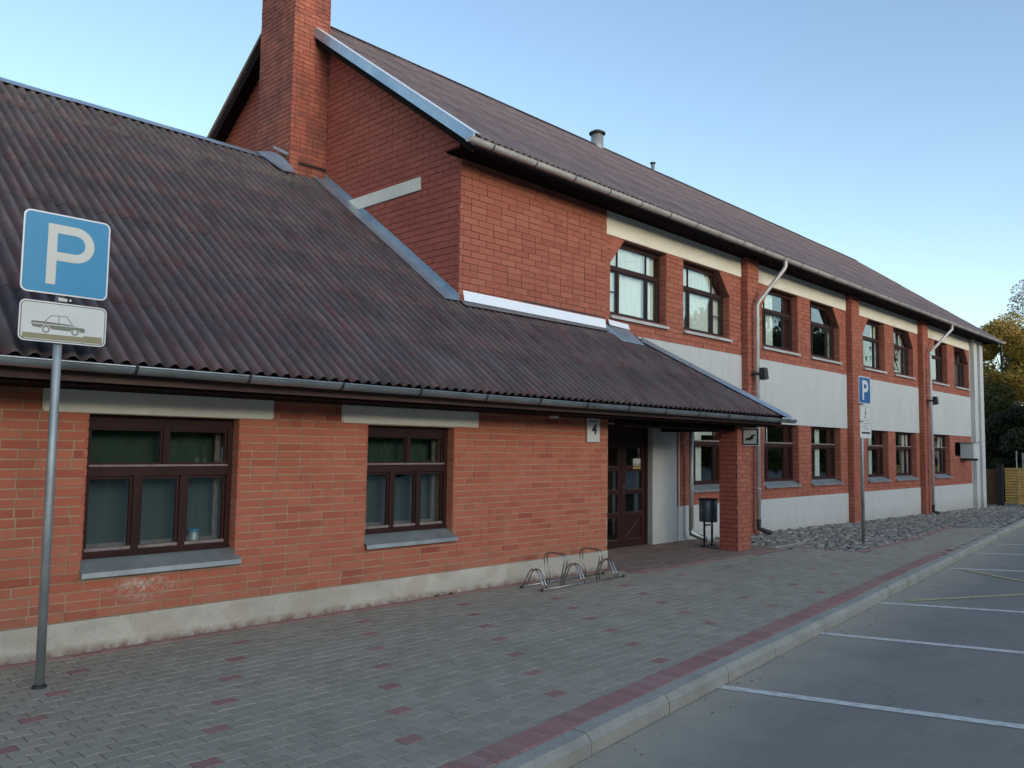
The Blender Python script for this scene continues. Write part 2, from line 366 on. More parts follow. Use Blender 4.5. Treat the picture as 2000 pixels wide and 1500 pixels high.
def cells(us, zs, zones, holes):
    """zones: list of (u0,u1,z0,z1,key); returns {key:[(u0,u1,z0,z1)]} minus holes"""
    U = sorted(set([a for z in zones for a in z[:2]]+[a for h in holes for a in h[:2]]))
    Z = sorted(set([a for z in zones for a in z[2:4]]+[a for h in holes for a in h[2:4]]))
    res = {}
    for i in range(len(U)-1):
        for j in range(len(Z)-1):
            um, zm = (U[i]+U[i+1])/2, (Z[j]+Z[j+1])/2
            if any(h[0] < um < h[1] and h[2] < zm < h[3] for h in holes): continue
            for z in zones:
                if z[0] < um < z[1] and z[2] < zm < z[3]: res.setdefault(z[4], []).append((U[i], U[i+1], Z[j], Z[j+1])); break
    return res

# ------------------------------------------------------------------ ground heights
def sm(t): t = max(0, min(1, t)); return t*t*(3-2*t)
def gz(x, y): return -.0112*max(0, x-13)*sm((y-4.8)/2.6)
def kerb_y(x): return 2.72+.1*x      # outer (road) edge of the kerb

# ================================================================== SETTING
b = MB(); b.add([(-600,-600,-.6),(900,-600,-.6),(900,900,-.6),(-600,900,-.6)], [(0,1,2,3)])
ob('ground', b, M['ground'], kind='structure')
b = MB(); N = 40
b.add([(-60,-45,-.125),(90,-45,-.125),(90,kerb_y(90)-.01,-.125),(-60,kerb_y(-60)-.01,-.125)], [(0,1,2,3)])
road = ob('parking_lot', b, M['asphalt'], kind='structure')
b = MB(); b.add([(24, kerb_y(24)-.02,-.3),(90,kerb_y(90)-.02,-.3),(90,60,-.45),(24,60,-.45)], [(0,1,2,3)])
ob('yard_ground', b, M['ground'], kind='structure')

# painted bay lines, each its own marking
def line(p, q, w, mat, nm, z=-.121):
    p, q = Vector((*p, 0)), Vector((*q, 0)); d = (q-p).normalized(); n = Vector((-d.y, d.x, 0))*w/2
    mb = MB(); k = max(2, int((q-p).length/.25)); vs_ = []
    for i in range(k+1):
        c = p+(q-p)*i/k; j = random.uniform(-.004, .004)
        vs_ += [(c.x-n.x*(1+j*8), c.y-n.y*(1+j*8), z), (c.x+n.x*(1-j*8), c.y+n.y*(1-j*8), z)]
    mb.add(vs_, [(2*i, 2*i+2, 2*i+3, 2*i+1) for i in range(k)])
    return ob(nm, mb, mat, road)
for p, q in (((5.79,3.34),(6.47,1.41)),((8.19,3.62),(8.84,1.91)),((10.37,3.80),(11.07,2.38)),((14.30,4.12),(14.885,3.18)),((16.82,4.42),(17.31,3.69)),((18.84,4.55),(19.17,4.08))):
    d = (Vector(q)-Vector(p)).normalized(); e = Vector(p)+d*5.0
    line(p, e, .105, M['wpaint'], 'parking_line')
line((10.79,3.56),(14.9,1.33), .09, M['ypaint'], 'hatch_line', -.119)
line((14.28,3.87),(12.35,.83), .09, M['ypaint'], 'hatch_line', -.117)

# kerb: one stone per metre
kerb = MB(); kerb.box(-3, 40, 0, .01, -.4, -.39)
ks = thing('kerb', (0, 2.7, -.13), 'long pale concrete kerb between the grey paving and the parking lot', 'kerb')
kang = math.atan(.1)
kb = MB()
def kprof(x): return [(x,.0,-.25),(x,.0,-.045),(x,.035,-.004),(x,.135,.0),(x,.135,-.25)]
A = kprof(0.004); B = kprof(.996)
kb.add(A+B, [(0,5,6,1),(1,6,7,2),(2,7,8,3),(3,8,9,4),(0,1,2,3,4),(9,8,7,6,5)])
kme = mesh_of('kerb_stone', kb, M['kerb'])
s = -3.0
while s < 34:
    x = s*cos(kang); inst('kerb_stone', kme, ks, (x, kerb_y(x), random.uniform(-.006, .003)), rot=(0, 0, kang+random.uniform(-.003, .003))); s += 1.0

# pavement -----------------------------------------------------------
def stone_edge(x):       # boundary between pavement and the rubble strip
    if x < 12.4: return 6.55
    if x < 13.9: return 6.5
    if x < 14.3: return 6.5-(x-13.9)*2.6
    if x < 17.4: return 5.46+(x-14.3)*.03
    return 5.55+(x-17.4)*.115
def pave_top(x): return 6.98 if x < 9.3 else stone_edge(x)
def inner(x): return kerb_y(x)+.136+.205
b = MB(); vs_ = []; n = 60
for i in range(n+1):
    x = -3+25.5*i/n; 
    for y in (kerb_y(x)+.05, 7.2 if x < 13.7 else stone_edge(x)): vs_.append((x, y, -.011+gz(x, y)))
b.add(vs_, [(2*i, 2*i+2, 2*i+3, 2*i+1) for i in range(n)])
pave = ob('pavement', b, M['soil'], kind='structure')
PX, PY, A_ = .143, .116, .0715
def beh(sc=1.):
    we, ww, g_ = .1245/2, .1075/2, .0022
    q = [(A_, we), (A_*.66, we), (A_*.36, ww), (-A_*.36, ww), (-A_*.66, we), (-A_, we)]
    p = q+[(-x, -y) for x, y in q]
    return p
def ring(p, d):
    return [(x-math.copysign(d, x), y-math.copysign(d, y)) for x, y in p]
def paver_mb(p, r=0., ox=0, oy=0, oz=0, mb=None, tilt=(0, 0)):
    mb = mb or MB(); n = len(p); a = ring(p, .0022); t = ring(p, .0062)
    f = lambda x, y, z: (x+ox, y+oy, z+oz+tilt[0]*x+tilt[1]*y)
    mb.add([f(x, y, -.011) for x, y in a]+[f(x, y, -.0045) for x, y in a]+[f(x, y, 0) for x, y in t],
           [tuple(2*n+i for i in range(n))]+[(i, (i+1) % n, n+(i+1) % n, n+i) for i in range(n)]+[(n+i, n+(i+1) % n, 2*n+(i+1) % n, 2*n+i) for i in range(n)], r)
    return mb
# polygon runs clockwise -> flip
BEH = beh()[::-1]
pm = {k: mesh_of(k+'_paver', paver_mb(BEH), M[k]['obj']) for k in ('pg', 'pr')}
RECT = [(-.1,-.05),(.1,-.05),(.1,.05),(-.1,.05)]
lst = []
row0 = 2.4
for j in range(44):
    y = row0+PY*j
    for i in range(-20, 156):
        x = i*PX+(j % 2)*A_
        if y-.05 < kerb_y(x)+.15 or y+.055 > pave_top(x) or x > 21.6-.6*sm((y-5)/1): continue
        # sparse diagonals of red pavers: every third row, shifted by one and a half blocks
        red = False
        if j % 4 == 0:
            q = (x-(.286/.464)*(y-5.184)-4.03)/(9*PX)
            if abs(q-round(q)) < .055 and y > inner(x)+.1: red = True
        P = px((x, y, 0)); vis = 0
        if P and -60 < P[0] < 2060 and P[1] < 1560: vis = FPX*.13/P[2]
        lst.append((vis, x, y, 'pr' if red else 'pg'))
lst.sort(key=lambda t: -t[0])
reds = [t for t in lst if t[3] == 'pr'][:70]; greys = [t for t in lst if t[3] == 'pg']
single = set(id(t) for t in greys[:230]) | set(id(t) for t in reds)
rest = {'pg': MB(), 'pr': MB()}
for t in lst:
    vis, x, y, k = t; dz = random.uniform(-.0018, .0016)+gz(x, y)+.004*sin(x*1.3)*sin(y*1.7)
    if id(t) in single:
        inst('paver', pm[k], pave, (x, y, dz), rot=(random.uniform(-.008, .008), random.uniform(-.008, .008), random.uniform(-.006, .006)))
    else: paver_mb(BEH, random.random(), x, y, dz, rest[k], (random.uniform(-.008, .008), random.uniform(-.008, .008)))
for k in rest:
    if rest[k].f: ob('paver_field', rest[k], M[k]['att'], pave, attr=True, kind='stuff')
# red soldier course along the kerb
rp = mesh_of('edge_paver', paver_mb(RECT), M['pr']['obj']); mb = MB(); s = -2.5; i = 0
while s < 21.5:
    x = s; y = kerb_y(x)+.137+.1; t = .1+pi/2
    if s < 16.5 and not (s > 14 and random.random() < .35): inst('edge_paver', rp, pave, (x, y, .006+random.uniform(-.002, .002)), rot=(random.uniform(-.01, .01), 0, kang+pi/2+random.uniform(-.01, .01)))
    s += .1015; i += 1
# red stretcher course at the annex wall, at the porch edge and at the rubble strip
def row(pts, nm, mat='pr'):
    mb = MB(); 
    for p, q in zip(pts, pts[1:]):
        p, q = Vector((*p, 0)), Vector((*q, 0)); d = (q-p); n = int(d.length/.2); d.normalize()
        for k in range(n):
            c = p+d*(.2*k+.1); cs, sn = d.x, d.y
            R = [(x*cs-y*sn, x*sn+y*cs) for x, y in RECT]
            A2 = [(x*.978*cs-y*.955*sn, x*.978*sn+y*.955*cs) for x, y in RECT]; T2 = [(x*.925*cs-y*.85*sn, x*.925*sn+y*.85*cs) for x, y in RECT]
            zz = gz(c.x, c.y)+random.uniform(-.002, .002)
            mb.add([(c.x+x, c.y+y, zz-.011) for x, y in A2]+[(c.x+x, c.y+y, zz-.004) for x, y in A2]+[(c.x+x, c.y+y, zz) for x, y in T2],
                   [(8,9,10,11)]+[(i, (i+1) % 4, 4+(i+1) % 4, 4+i) for i in range(4)]+[(4+i, 4+(i+1) % 4, 8+(i+1) % 4, 8+i) for i in range(4)], random.random())
    return ob(nm, mb, M[mat]['att'], pave, attr=True, kind='stuff')
row([(-2.8, 7.07), (9.3, 7.07)], 'wall_edge_course')
row([(9.2, 6.62), (13.9, 6.56)], 'porch_edge_course')
row([(14.35, 5.50), (17.4, 5.60), (21.4, 6.05)], 'strip_edge_course')
row([(13.98, 6.5), (14.32, 5.6)], 'strip_edge_course')
# porch floor of small brown pavers
b = MB(); b.add([(9.2, 6.66, -.009), (13.75, 6.6, -.009), (13.75, 8.6, -.009), (9.2, 8.6, -.009)], [(0,1,2,3)])
porch = ob('porch_floor', b, M['soil'], kind='structure')
mb = MB()
for j in range(19):
    for i in range(24):
        x = 9.3+i*.2+(j % 2)*.1; y = 6.73+j*.1
        if x > 13.75: continue
        a = .0965; zz = random.uniform(-.0012, .0012)
        mb.box(x-.097, x+.097, y-.047, y+.047, -.01, zz, random.random())
ob('porch_paver_field', mb, M['pb']['att'], porch, attr=True, kind='stuff')

# rubble strip along the main building --------------------------------
b = MB(); vs_ = []; n = 40
for i in range(n+1):
    x = 13.2+24*i/n
    lo = stone_edge(x)-.02 if x < 21.3 else kerb_y(x)+.1
    for t in (0, .5, 1): y = lo+(8.7-lo)*t; vs_.append((x, y, gz(x, y)-.045))
b.add(vs_, [(3*i+k, 3*i+3+k, 3*i+4+k, 3*i+1+k) for i in range(n) for k in (0, 1)])
strip = ob('rubble_strip', b, M['soil'], kind='structure')
def stone(mb, x, y, z, r, n, ang, tilt, rn):
    pts = []
    for k in range(n):
        t = 2*pi*k/n+random.uniform(-.22, .22); rr = r*random.uniform(.82, 1.1); pts.append((cos(t)*rr*1.3, sin(t)*rr*.88))
    pts = [(a*cos(ang)-c*sin(ang), a*sin(ang)+c*cos(ang)) for a, c in pts]; h = random.uniform(.008, .026)
    f = lambda a, c, d: (x+a, y+c, z+d+tilt[0]*a+tilt[1]*c)
    mb.add([f(a, c, -.06) for a, c in pts]+[f(a*.97, c*.97, h*.45) for a, c in pts]+[f(a*.72, c*.72, h) for a, c in pts],
           [tuple(2*n+k for k in range(n))]+[(k, (k+1) % n, n+(k+1) % n, n+k) for k in range(n)]+[(n+k, n+(k+1) % n, 2*n+(k+1) % n, 2*n+k) for k in range(n)], rn)
st = []
x = 13.75
while x < 36:
    lo = stone_edge(x)+.14 if x < 21.6 else kerb_y(x)+.3
    hi = 8.33; y = lo+random.uniform(0, .08)
    while y < hi:
        st.append((x+random.uniform(-.06, .06), y+random.uniform(-.03, .03))); y += .122
    x += .165
st = [t for t in st if not (t[0] < 14.1 and t[1] < 6.62)]
st.sort(key=lambda t: (Vector((t[0], t[1]))).length)
rst = MB()
for i, (x, y) in enumerate(st):
    a = (x, y, gz(x, y)-.018, random.uniform(.050, .078), random.choice((6, 7, 8)), random.uniform(-.5, .5), (random.uniform(-.16, .16), random.uniform(-.16, .16)))
    if i < 300:
        mb = MB(); stone(mb, 0, 0, 0, *a[3:], 0); o = inst('stone', mesh_of('stone', mb, M['stone']['obj']), strip, a[:3])
    else: stone(rst, *a, random.random())
ob('stone_field', rst, M['stone']['att'], strip, attr=True, kind='stuff')
mb = MB(); mb.beam((13.66, 6.72, .012), (13.72, 8.2, .0), (0, 0, 1), .06, .05); ob('strip_border', mb, M['kerb'], strip)
mb = MB(); mb.beam((13.66, 6.70, .02), (15.0, 6.78, .0), (0, 0, 1), .06, .05); ob('strip_border', mb, M['kerb'], strip)

# ================================================================== ANNEX
YA = 7.15; SL = .72; E0, EZ = 6.45, 2.31
def az(y): return EZ+SL*(y-E0)
nrm = Vector((0, -SL, 1)).normalized(); sdir = Vector((0, 1, SL)).normalized(); SS = sqrt(1+SL*SL)
annex = thing('annex_building', (3, 8, 0), 'long low red brick annex with a maroon corrugated roof and two brown windows', 'building')
X0A, X1A = -4.0, 9.46
AW = [(2.455, 3.795, .72, 1.915), (5.25, 6.50, .735, 1.905), (-.6, .74, .72, 1.915)]
AH = [(a[0], a[1], a[2]-.10, a[3]) for a in AW]
LINT = [(2.11, 4.13, 1.920, 2.115), (4.915, 6.875, 1.915, 2.11), (-.95, 1.08, 1.92, 2.115)]
zs = cells(None, None, [(X0A, X1A, .25, 2.62, 'm'), (X0A, X1A, -.2, .25, 'p')], AH)
b = MB()
for a in zs['m']: b.box(a[0], a[1], YA+.006, YA+.36, a[2], a[3])
# closed shell: side and rear walls and gable ends
b.box(X1A-.36, X1A-.006, YA+.36, 8.36, .25, 3.0)
b.box(X0A, X0A+.3, YA+.36, 17.4, -.2, 2.5); b.box(X0A, 7.5, 17.1, 17.4, -.2, 2.5)
b.add([(X0A+.15, E0+.5, 2.5), (X0A+.15, 17.4, 2.5), (X0A+.15, 12.1, az(12.1)-.1)], [(0, 1, 2)])
wall = ob('front_wall', b, M['mortar'], annex)
b = MB()
for a in zs['p']: b.box(a[0], a[1], YA-.004, YA+.35, a[2], a[3]-.003)
b.box(X1A-.35, X1A+.004, YA+.35, 8.34, -.2, .247)
ob('plinth', b, M['plinth'], annex)
BR = []
def afn(z):
    h = [(a[0], a[1]) for a in AH if a[2]-.03 < z < a[3]]+[(a[0], a[1]) for a in LINT if a[2] < z < a[3]]
    return sub([(X0A, X1A-.002)], h)
lay(BR, 'x', YA+.006, .252, 2.2, afn, .0759, .262, 'brick', head=.22, parent=wall, out=.0045, jn=.013)
lay(BR, 'X+', X1A-.006, .252, 2.2, lambda z: [(YA+.02, 8.34)], .0759, .262, 'brick', parent=wall)
# window reveals in brick
for a in AW:
    for s_, xx in ((1, a[1]), (-1, a[0])):
        zz = a[2]; k = 0
        while zz < a[3]-.03:
            h = min(.0759, a[3]-zz); r = random.random(); mb_ = MB()
            ctr = (xx+s_*.012-s_*.006, YA+.062, zz+h/2); BR.append((3, ctr, (.03, .118, h-.011), 'brick', wall)); zz += h
finish_bricks(BR)
# sills, lintels
for a, l in zip(AW, LINT):
    mb = MB(); mb.box(l[0], l[1], YA-.022, YA+.05, l[2]+.002, l[3]); 
    bm = bmesh.new(); me = mesh_of('lintel', mb, None); bm.from_mesh(me); bmesh.ops.bevel(bm, geom=bm.edges[:], offset=.012, segments=2, affect='EDGES'); bm.to_mesh(me); bm.free()
    me.materials.append(M['lintel']); inst('lintel', me, annex, (0, 0, 0))

# window maker ---------------------------------------------------------
def fr(mb, x0, x1, z0, z1, w, y0, y1, bottom=None):
    bt = bottom or w
    mb.box(x0, x0+w, y0, y1, z0, z1); mb.box(x1-w, x1, y0, y1, z0, z1)
    mb.box(x0+w, x1-w, y0+.001, y1, z1-w, z1); mb.box(x0+w, x1-w, y0+.001, y1, z0, z0+bt)
def pane(parent, x0, x1, z0, z1, y, ch=None):
    mb = MB()
    if ch is None: mb.box(x0, x1, y, y+.004, z0, z1)
    else: mb.poly(ch, lambda u, v, t: (u, t, v), y, y+.004)
    return ob('pane', mb, M['glass'], parent)

def annex_window(a, curt):
    x0, x1, z0, z1 = a; y = YA+.115; mb = MB()
    fr(mb, x0+.003, x1-.003, z0, z1-.003, .055, y, y+.07)
    mb.box(x0+.058, x1-.058, y+.006, y+.07, z1-.11, z1-.058)                 # head board
    zt0, zt1 = 1.395, 1.475
    mb.box(x0+.058, x1-.058, y+.002, y+.07, zt0, zt1)
    xm = (x0+x1)/2+.03; mb.box(xm-.022, xm+.022, y+.004, y+.07, zt1, z1-.11)
    t = (x1-x0-.116)/3
    ms = [x0+.058+t*k for k in (1, 2)]
    for q in ms: mb.box(q-.03, q+.03, y+.004, y+.07, z0+.055, zt0)
    f = ob('window', mb, M['wood'], annex)
    # sash frames (inner, thinner) with pale worn bottom ledges
    xs = [x0+.058, ms[0]-.03, ms[0]+.03, ms[1]-.03, ms[1]+.03, x1-.058]
    for k in range(3):
        mb = MB(); fr(mb, xs[2*k]+.002, xs[2*k+1]-.002, z0+.058, zt0-.004, .022, y+.02, y+.05); ob('sash', mb, M['wood'], f)
        mb = MB(); mb.box(xs[2*k]+.004, xs[2*k+1]-.004, y+.004, y+.024, z0+.056, z0+.082); ob('ledge', mb, M['ledge'], f)
        pane(f, xs[2*k]+.02, xs[2*k+1]-.02, z0+.07, zt0-.02, y+.034)
    mb = MB(); mb.box(x0+.06, x1-.06, y-.012, y+.018, zt1+.001, zt1+.018); ob('ledge', mb, M['ledge'], f)
    for p, q in ((x0+.058, xm-.022), (xm+.022, x1-.058)):
        mb = MB(); fr(mb, p+.002, q-.002, zt1+.018, z1-.112, .018, y+.02, y+.05); ob('sash', mb, M['wood'], f)
        pane(f, p+.018, q-.018, zt1+.03, z1-.13, y+.034)
    # inner second window frame seen through the glass
    mb = MB(); fr(mb, x0+.05, x1-.05, z0+.05, z1-.05, .05, y+.16, y+.19)
    for q in (x0+.36*(x1-x0), x0+.69*(x1-x0)): mb.box(q-.03, q+.03, y+.16, y+.19, z0+.1, zt0-.02)
    mb.box(x0+.1, x1-.1, y+.16, y+.19, zt0-.02, zt1+.03); ob('inner_frame', mb, M['ledge'], f)
    # green curtain
    mb = MB(); n = 60; vs_ = []
    for i in range(n+1):
        u = x0+.03+(x1-x0-.06)*i/n; yy = y+.26+.006*sin(i*1.7+sin(i*.3))+.010*sin(i*.37)
        vs_ += [(u, yy, z0+.02), (u, yy, z1-.02)]
    mb.add(vs_, [(2*i, 2*i+2, 2*i+3, 2*i+1) for i in range(n)]); ob('curtain', mb, M['teal'], f, smooth=True)
    # metal sill: sloping sheet with turned-down lip
    mb = MB(); xa, xb = x0-.005, x1+.035
    P_ = [(y+.01, z0+.002), (y-.005, z0-.004), (YA-.05, z0-.095), (YA-.056, z0-.135)]
    vs_ = [(x, p[0], p[1]) for p in P_ for x in (xa, xb)]+[(x, p[0]+.004, p[1]-.005) for p in P_ for x in (xa, xb)]
    fs = [(0,2,3,1),(2,4,5,3),(4,6,7,5),(8,9,11,10),(10,11,13,12),(12,13,15,14),(6,14,15,7)]+[(2*i,8+2*i,10+2*i,2*i+2) for i in range(3)]+[(2*i+1,2*i+3,11+2*i,9+2*i) for i in range(3)]
    mb.add(vs_, fs); ob('sill', mb, M['galv'], f)
    mb = MB(); mb.box(x0+.003, x1-.003, y-.02, y-.002, z0+.006, z0+.022); ob('sill_bead', mb, M['wood'], f)
    return f
for a in AW: annex_window(a, None)
# jar on the inner ledge of the first window
mb = MB(); c = (3.50, YA+.24); zb = .735
prof = [(0, .001), (.055, .001), (.06, .01), (.06, .10), (.045, .125), (.045, .14)]
def lathe(mb, prof, cx, cy, cz, n=16):
    k = len(mb.v)
    for r, z_ in prof:
        for i in range(n): t = 2*pi*i/n; mb.v.append((cx+r*cos(t), cy+r*sin(t), cz+z_))
    for j in range(len(prof)-1):
        for i in range(n): a = k+j*n+i; b_ = k+j*n+(i+1) % n; mb.f.append((a, b_, b_+n, a+n)); mb.r.append(0.)
jar = thing('jar', (c[0], c[1], zb), 'small white jar with a blue lid behind the left window pane', 'jar')
lathe(mb, prof, c[0], c[1], zb+.0); ob('jar_body', mb, M['galv'], jar, smooth=True)
mb = MB(); lathe(mb, [(.0, .165), (.05, .165), (.05, .14), (.0, .139)], c[0], c[1], zb); ob('lid', mb, M['blue'], jar)

# corrugated roof ------------------------------------------------------
def sheet_mesh(name, mat, wd=1.0, pitch=.125, amp=.021, ln=1.12, th=.007, samples=8):
    mb = MB(); n = int(round(wd/pitch))*samples
    rows = [0, .5, 1]
    for t in rows:
        for i in range(n+1):
            u = wd*i/n; h = amp*cos(2*pi*u/pitch)+(1-t)*.007
            mb.v.append((u, t*ln, h))
    for j in range(len(rows)-1):
        for i in range(n):
            a = j*(n+1)+i; mb.f.append((a, a+1, a+n+2, a+n+1)); mb.r.append(0.)
    k = len(mb.v)
    for i in range(n+1): v = mb.v[i]; mb.v.append((v[0], v[1], v[2]-th))
    for i in range(n+1): v = mb.v[(n+1)+i]; mb.v.append((v[0], v[1], v[2]-th))
    for i in range(n):
        mb.f.append((k+i, k+i+1, i+1, i)); mb.r.append(0.)
        mb.f.append((k+i+1, k+i, k+n+1+i, k+n+2+i)); mb.r.append(0.)
    me = mesh_of(name, mb, mat)
    me.polygons.foreach_set('use_smooth', [True]*len(me.polygons)); 
    return me
def roof_rot(): return (math.atan(SL), 0, 0)
b = MB(); D = .05
def deck(mb, poly):     # poly of (x,y) on the annex slope
    n = len(poly); mb.add([(x, y, az(y)-D) for x, y in poly]+[(x, y, az(y)-D-.03) for x, y in poly], [tuple(range(n)), tuple(range(2*n-1, n-1, -1))]+[((i+1) % n, i, n+i, n+(i+1) % n) for i in range(n)])
HX = 13.6; hip = lambda y: HX-(y-E0)*1.03
deck(b, [(X0A-.3, E0+.02), (HX-.05, E0+.02), (hip(8.35), 8.35), (7.58, 8.35), (7.58, 12.1), (X0A-.3, 12.1)])
roofA = ob('roof', b, M['soffit'], annex)
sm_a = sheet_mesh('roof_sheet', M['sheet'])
clipped = MB()
rot = Matrix.Rotation(math.atan(SL), 4, 'X')
EXP = 1.0
def place_sheets(me, parent, xs, rows, org, rotm, clip, mat, exp, jit=.002):
    for i, x in enumerate(xs):
        for j in range(rows):
            base = Vector(org)+Vector((x, 0, 0))+sdir*(exp*j)+nrm*random.uniform(-jit, jit)
            mw = Matrix.Translation(base) @ rotm @ Matrix.Rotation(random.uniform(-.0015, .0015), 4, 'Z')
            cs = [mw @ Vector((u, v, 0)) for u in (0, 1) for v in (0, 1.12)]
            st_ = clip(cs)
            if st_ == 'out': continue
            if st_ == 'in':
                o = inst('roof_sheet', me, parent, base); o.rotation_euler = (mw.to_euler())
            else:
                bm = bmesh.new(); bm.from_mesh(me); bm.transform(mw)
                for co, no in st_:
                    bmesh.ops.bisect_plane(bm, geom=bm.verts[:]+bm.edges[:]+bm.faces[:], plane_co=co, plane_no=no, clear_outer=True)
                if not bm.faces: bm.free(); continue
                o3 = Vector(parent['_o']); bm.transform(Matrix.Translation(-o3))
                m2 = bpy.data.meshes.new('roof_sheet'); bm.to_mesh(m2); bm.free(); m2.materials.append(mat) if not m2.materials else None
                m2.polygons.foreach_set('use_smooth', [True]*len(m2.polygons))
                o = bpy.data.objects.new('roof_sheet', m2); COL.objects.link(o); o.parent = parent
hn = Vector((1, 1.03, 0)).normalized()
def clipA(cs):
    if min(c.y for c in cs) > 12.05: return 'out'
    pl = []
    if min(c.x for c in cs) > 7.5:
        if min(c.y for c in cs) > 8.3: return 'out'
        if all((c-Vector((HX, E0, 0))).dot(hn) > 0 for c in cs): return 'out'
        if max(c.y for c in cs) > 8.35: pl.append((Vector((0, 8.35, 0)), Vector((0, 1, 0))))
        if any((c-Vector((HX, E0, 0))).dot(hn) > 0 for c in cs): pl.append((Vector((HX, E0, 0)), hn))
    elif max(c.y for c in cs) > 12.13: pl.append((Vector((0, 12.13, 0)), Vector((0, 1, 0))))
    return pl or 'in'
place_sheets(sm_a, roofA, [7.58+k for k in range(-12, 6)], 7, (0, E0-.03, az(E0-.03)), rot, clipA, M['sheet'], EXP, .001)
# rear slope and hip slope
b = MB(); b.add([(X0A-.3, 12.1, az(12.1)), (7.5, 12.1, az(12.1)), (7.5, 17.9, az(12.1)-SL*5.8), (X0A-.3, 17.9, az(12.1)-SL*5.8)], [(0,1,2,3)])
hp = [(HX, E0, az(E0)), (HX, 8.34, az(E0)), (hip(8.34), 8.34, az(8.34))]
b.add([(x, y, z_) for x, y, z_ in hp]+[(x, y, z_-.04) for x, y, z_ in hp], [(0,1,2),(5,4,3),(0,3,4,1)])
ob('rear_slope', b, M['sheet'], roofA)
# ridge cap, hip cap, flashings
def strip(mb, p, q, across, w, t=.004):
    p, q, a = Vector(p), Vector(q), Vector(across).normalized()*w; n = (q-p).cross(a).normalized()*t
    if n.z < 0: n = -n
    v = [p, q, q+a, p+a]; mb.add(v+[x+n for x in v], [(0,3,2,1),(4,5,6,7),(0,1,5,4),(1,2,6,5),(2,3,7,6),(3,0,4,7)])
b = MB(); zt = az(12.1)+.055
x = X0A-.3
while x < 6.55:
    e = min(x+2.0, 6.62); dz = random.uniform(-.003, .003)
    strip(b, (x, 12.13, zt+dz), (e-.004, 12.13, zt+dz), -sdir, .17); strip(b, (x, 12.13, zt+dz), (e-.004, 12.13, zt+dz), (0, 1, -SL), .17); x += 2.0
ob('ridge_cap', b, M['flash'], roofA)
b = MB(); P0 = Vector((HX+.06, E0-.06, az(E0-.06)+.045)); P1 = Vector((hip(8.2), 8.2, az(8.2)+.05)); hd = P1-P0
v_ = nrm.cross(hd); v_ = v_ if v_.x < 0 else -v_; strip(b, P0, P1, v_, .27); v_ = Vector((SL*.97, 0, 1)).normalized().cross(hd); v_ = v_ if v_.x > 0 else -v_; strip(b, P0, P1, v_, .15)
ob('hip_cap', b, M['flash'], roofA)
b = MB()      # flashing between roof and gable wall of the main building
strip(b, (7.575, 11.75, az(11.75)+.05), (7.575, 8.30, az(8.30)+.05), (-1, 0, -.02), .26)
strip(b, (7.568, 11.75, az(11.75)+.05), (7.568, 8.30, az(8.30)+.05), (0, 0, 1), .10)
ob('flashing', b, M['flash'], roofA)
b = MB(); strip(b, (7.60, 8.325, az(8.33)+.05), (10.9, 8.325, az(8.33)+.05), (0, -1, -.72), .16)
ob('lower_flange', b, simple('dull_flange', (.20, .19, .20), .6, .3), roofA)
b = MB(); strip(b, (7.66, 8.29, az(8.33)+.04), (10.9, 8.29, az(8.33)+.025), (0, .20, 1), .15)
strip(b, (10.98, 8.28, az(8.33)+.09), (11.55, 8.28, az(8.33)+.07), (0, .35, 1), .10)
ob('wall_flashing', b, M['flashw'], roofA)
b = MB(); b.hexa([(10.97, 8.0, az(8.0)+.03), (11.62, 8.0, az(8.0)+.02), (11.55, 8.33, az(8.33)+.0), (10.9, 8.33, az(8.33)+.0), (11.0, 8.07, az(8.07)+.06), (11.5, 8.07, az(8.07)+.06), (11.5, 8.33, az(8.33)+.10), (10.95, 8.33, az(8.33)+.10)])
ob('hip_saddle', b, M['flash'], roofA)
# curved apron round the chimney foot
b = MB(); n = 8; vs_ = []
for i in range(n+1):
    t = i/n; y = 12.15-.62*t; bul = .10*sin(pi*t)
    vs_ += [(6.50-.02+.20*t, y, az(min(y, 12.1))+.06), (6.70+.22*t, y+.02, az(min(y, 12.1))+.10+bul)]
b.add(vs_, [(2*i, 2*i+1, 2*i+3, 2*i+2) for i in range(n)]); b.add([(x, y, z_-.01) for x, y, z_ in vs_], [(2*i, 2*i+2, 2*i+3, 2*i+1) for i in range(n)])
ob('chimney_apron', b, M['flash'], roofA)
b = MB(); strip(b, (6.75, 12.0, az(12.0)+.22), (6.87, 11.72, az(12.0)+.06), (.1, 0, .35), .05, .01); ob('apron_clip', b, M['galv'], roofA)
b = MB(); strip(b, (6.9, 11.72, az(11.6)+.05), (7.57, 11.72, az(11.6)+.05), -sdir, .30); ob('chimney_front_flashing', b, M['fascia'], roofA)
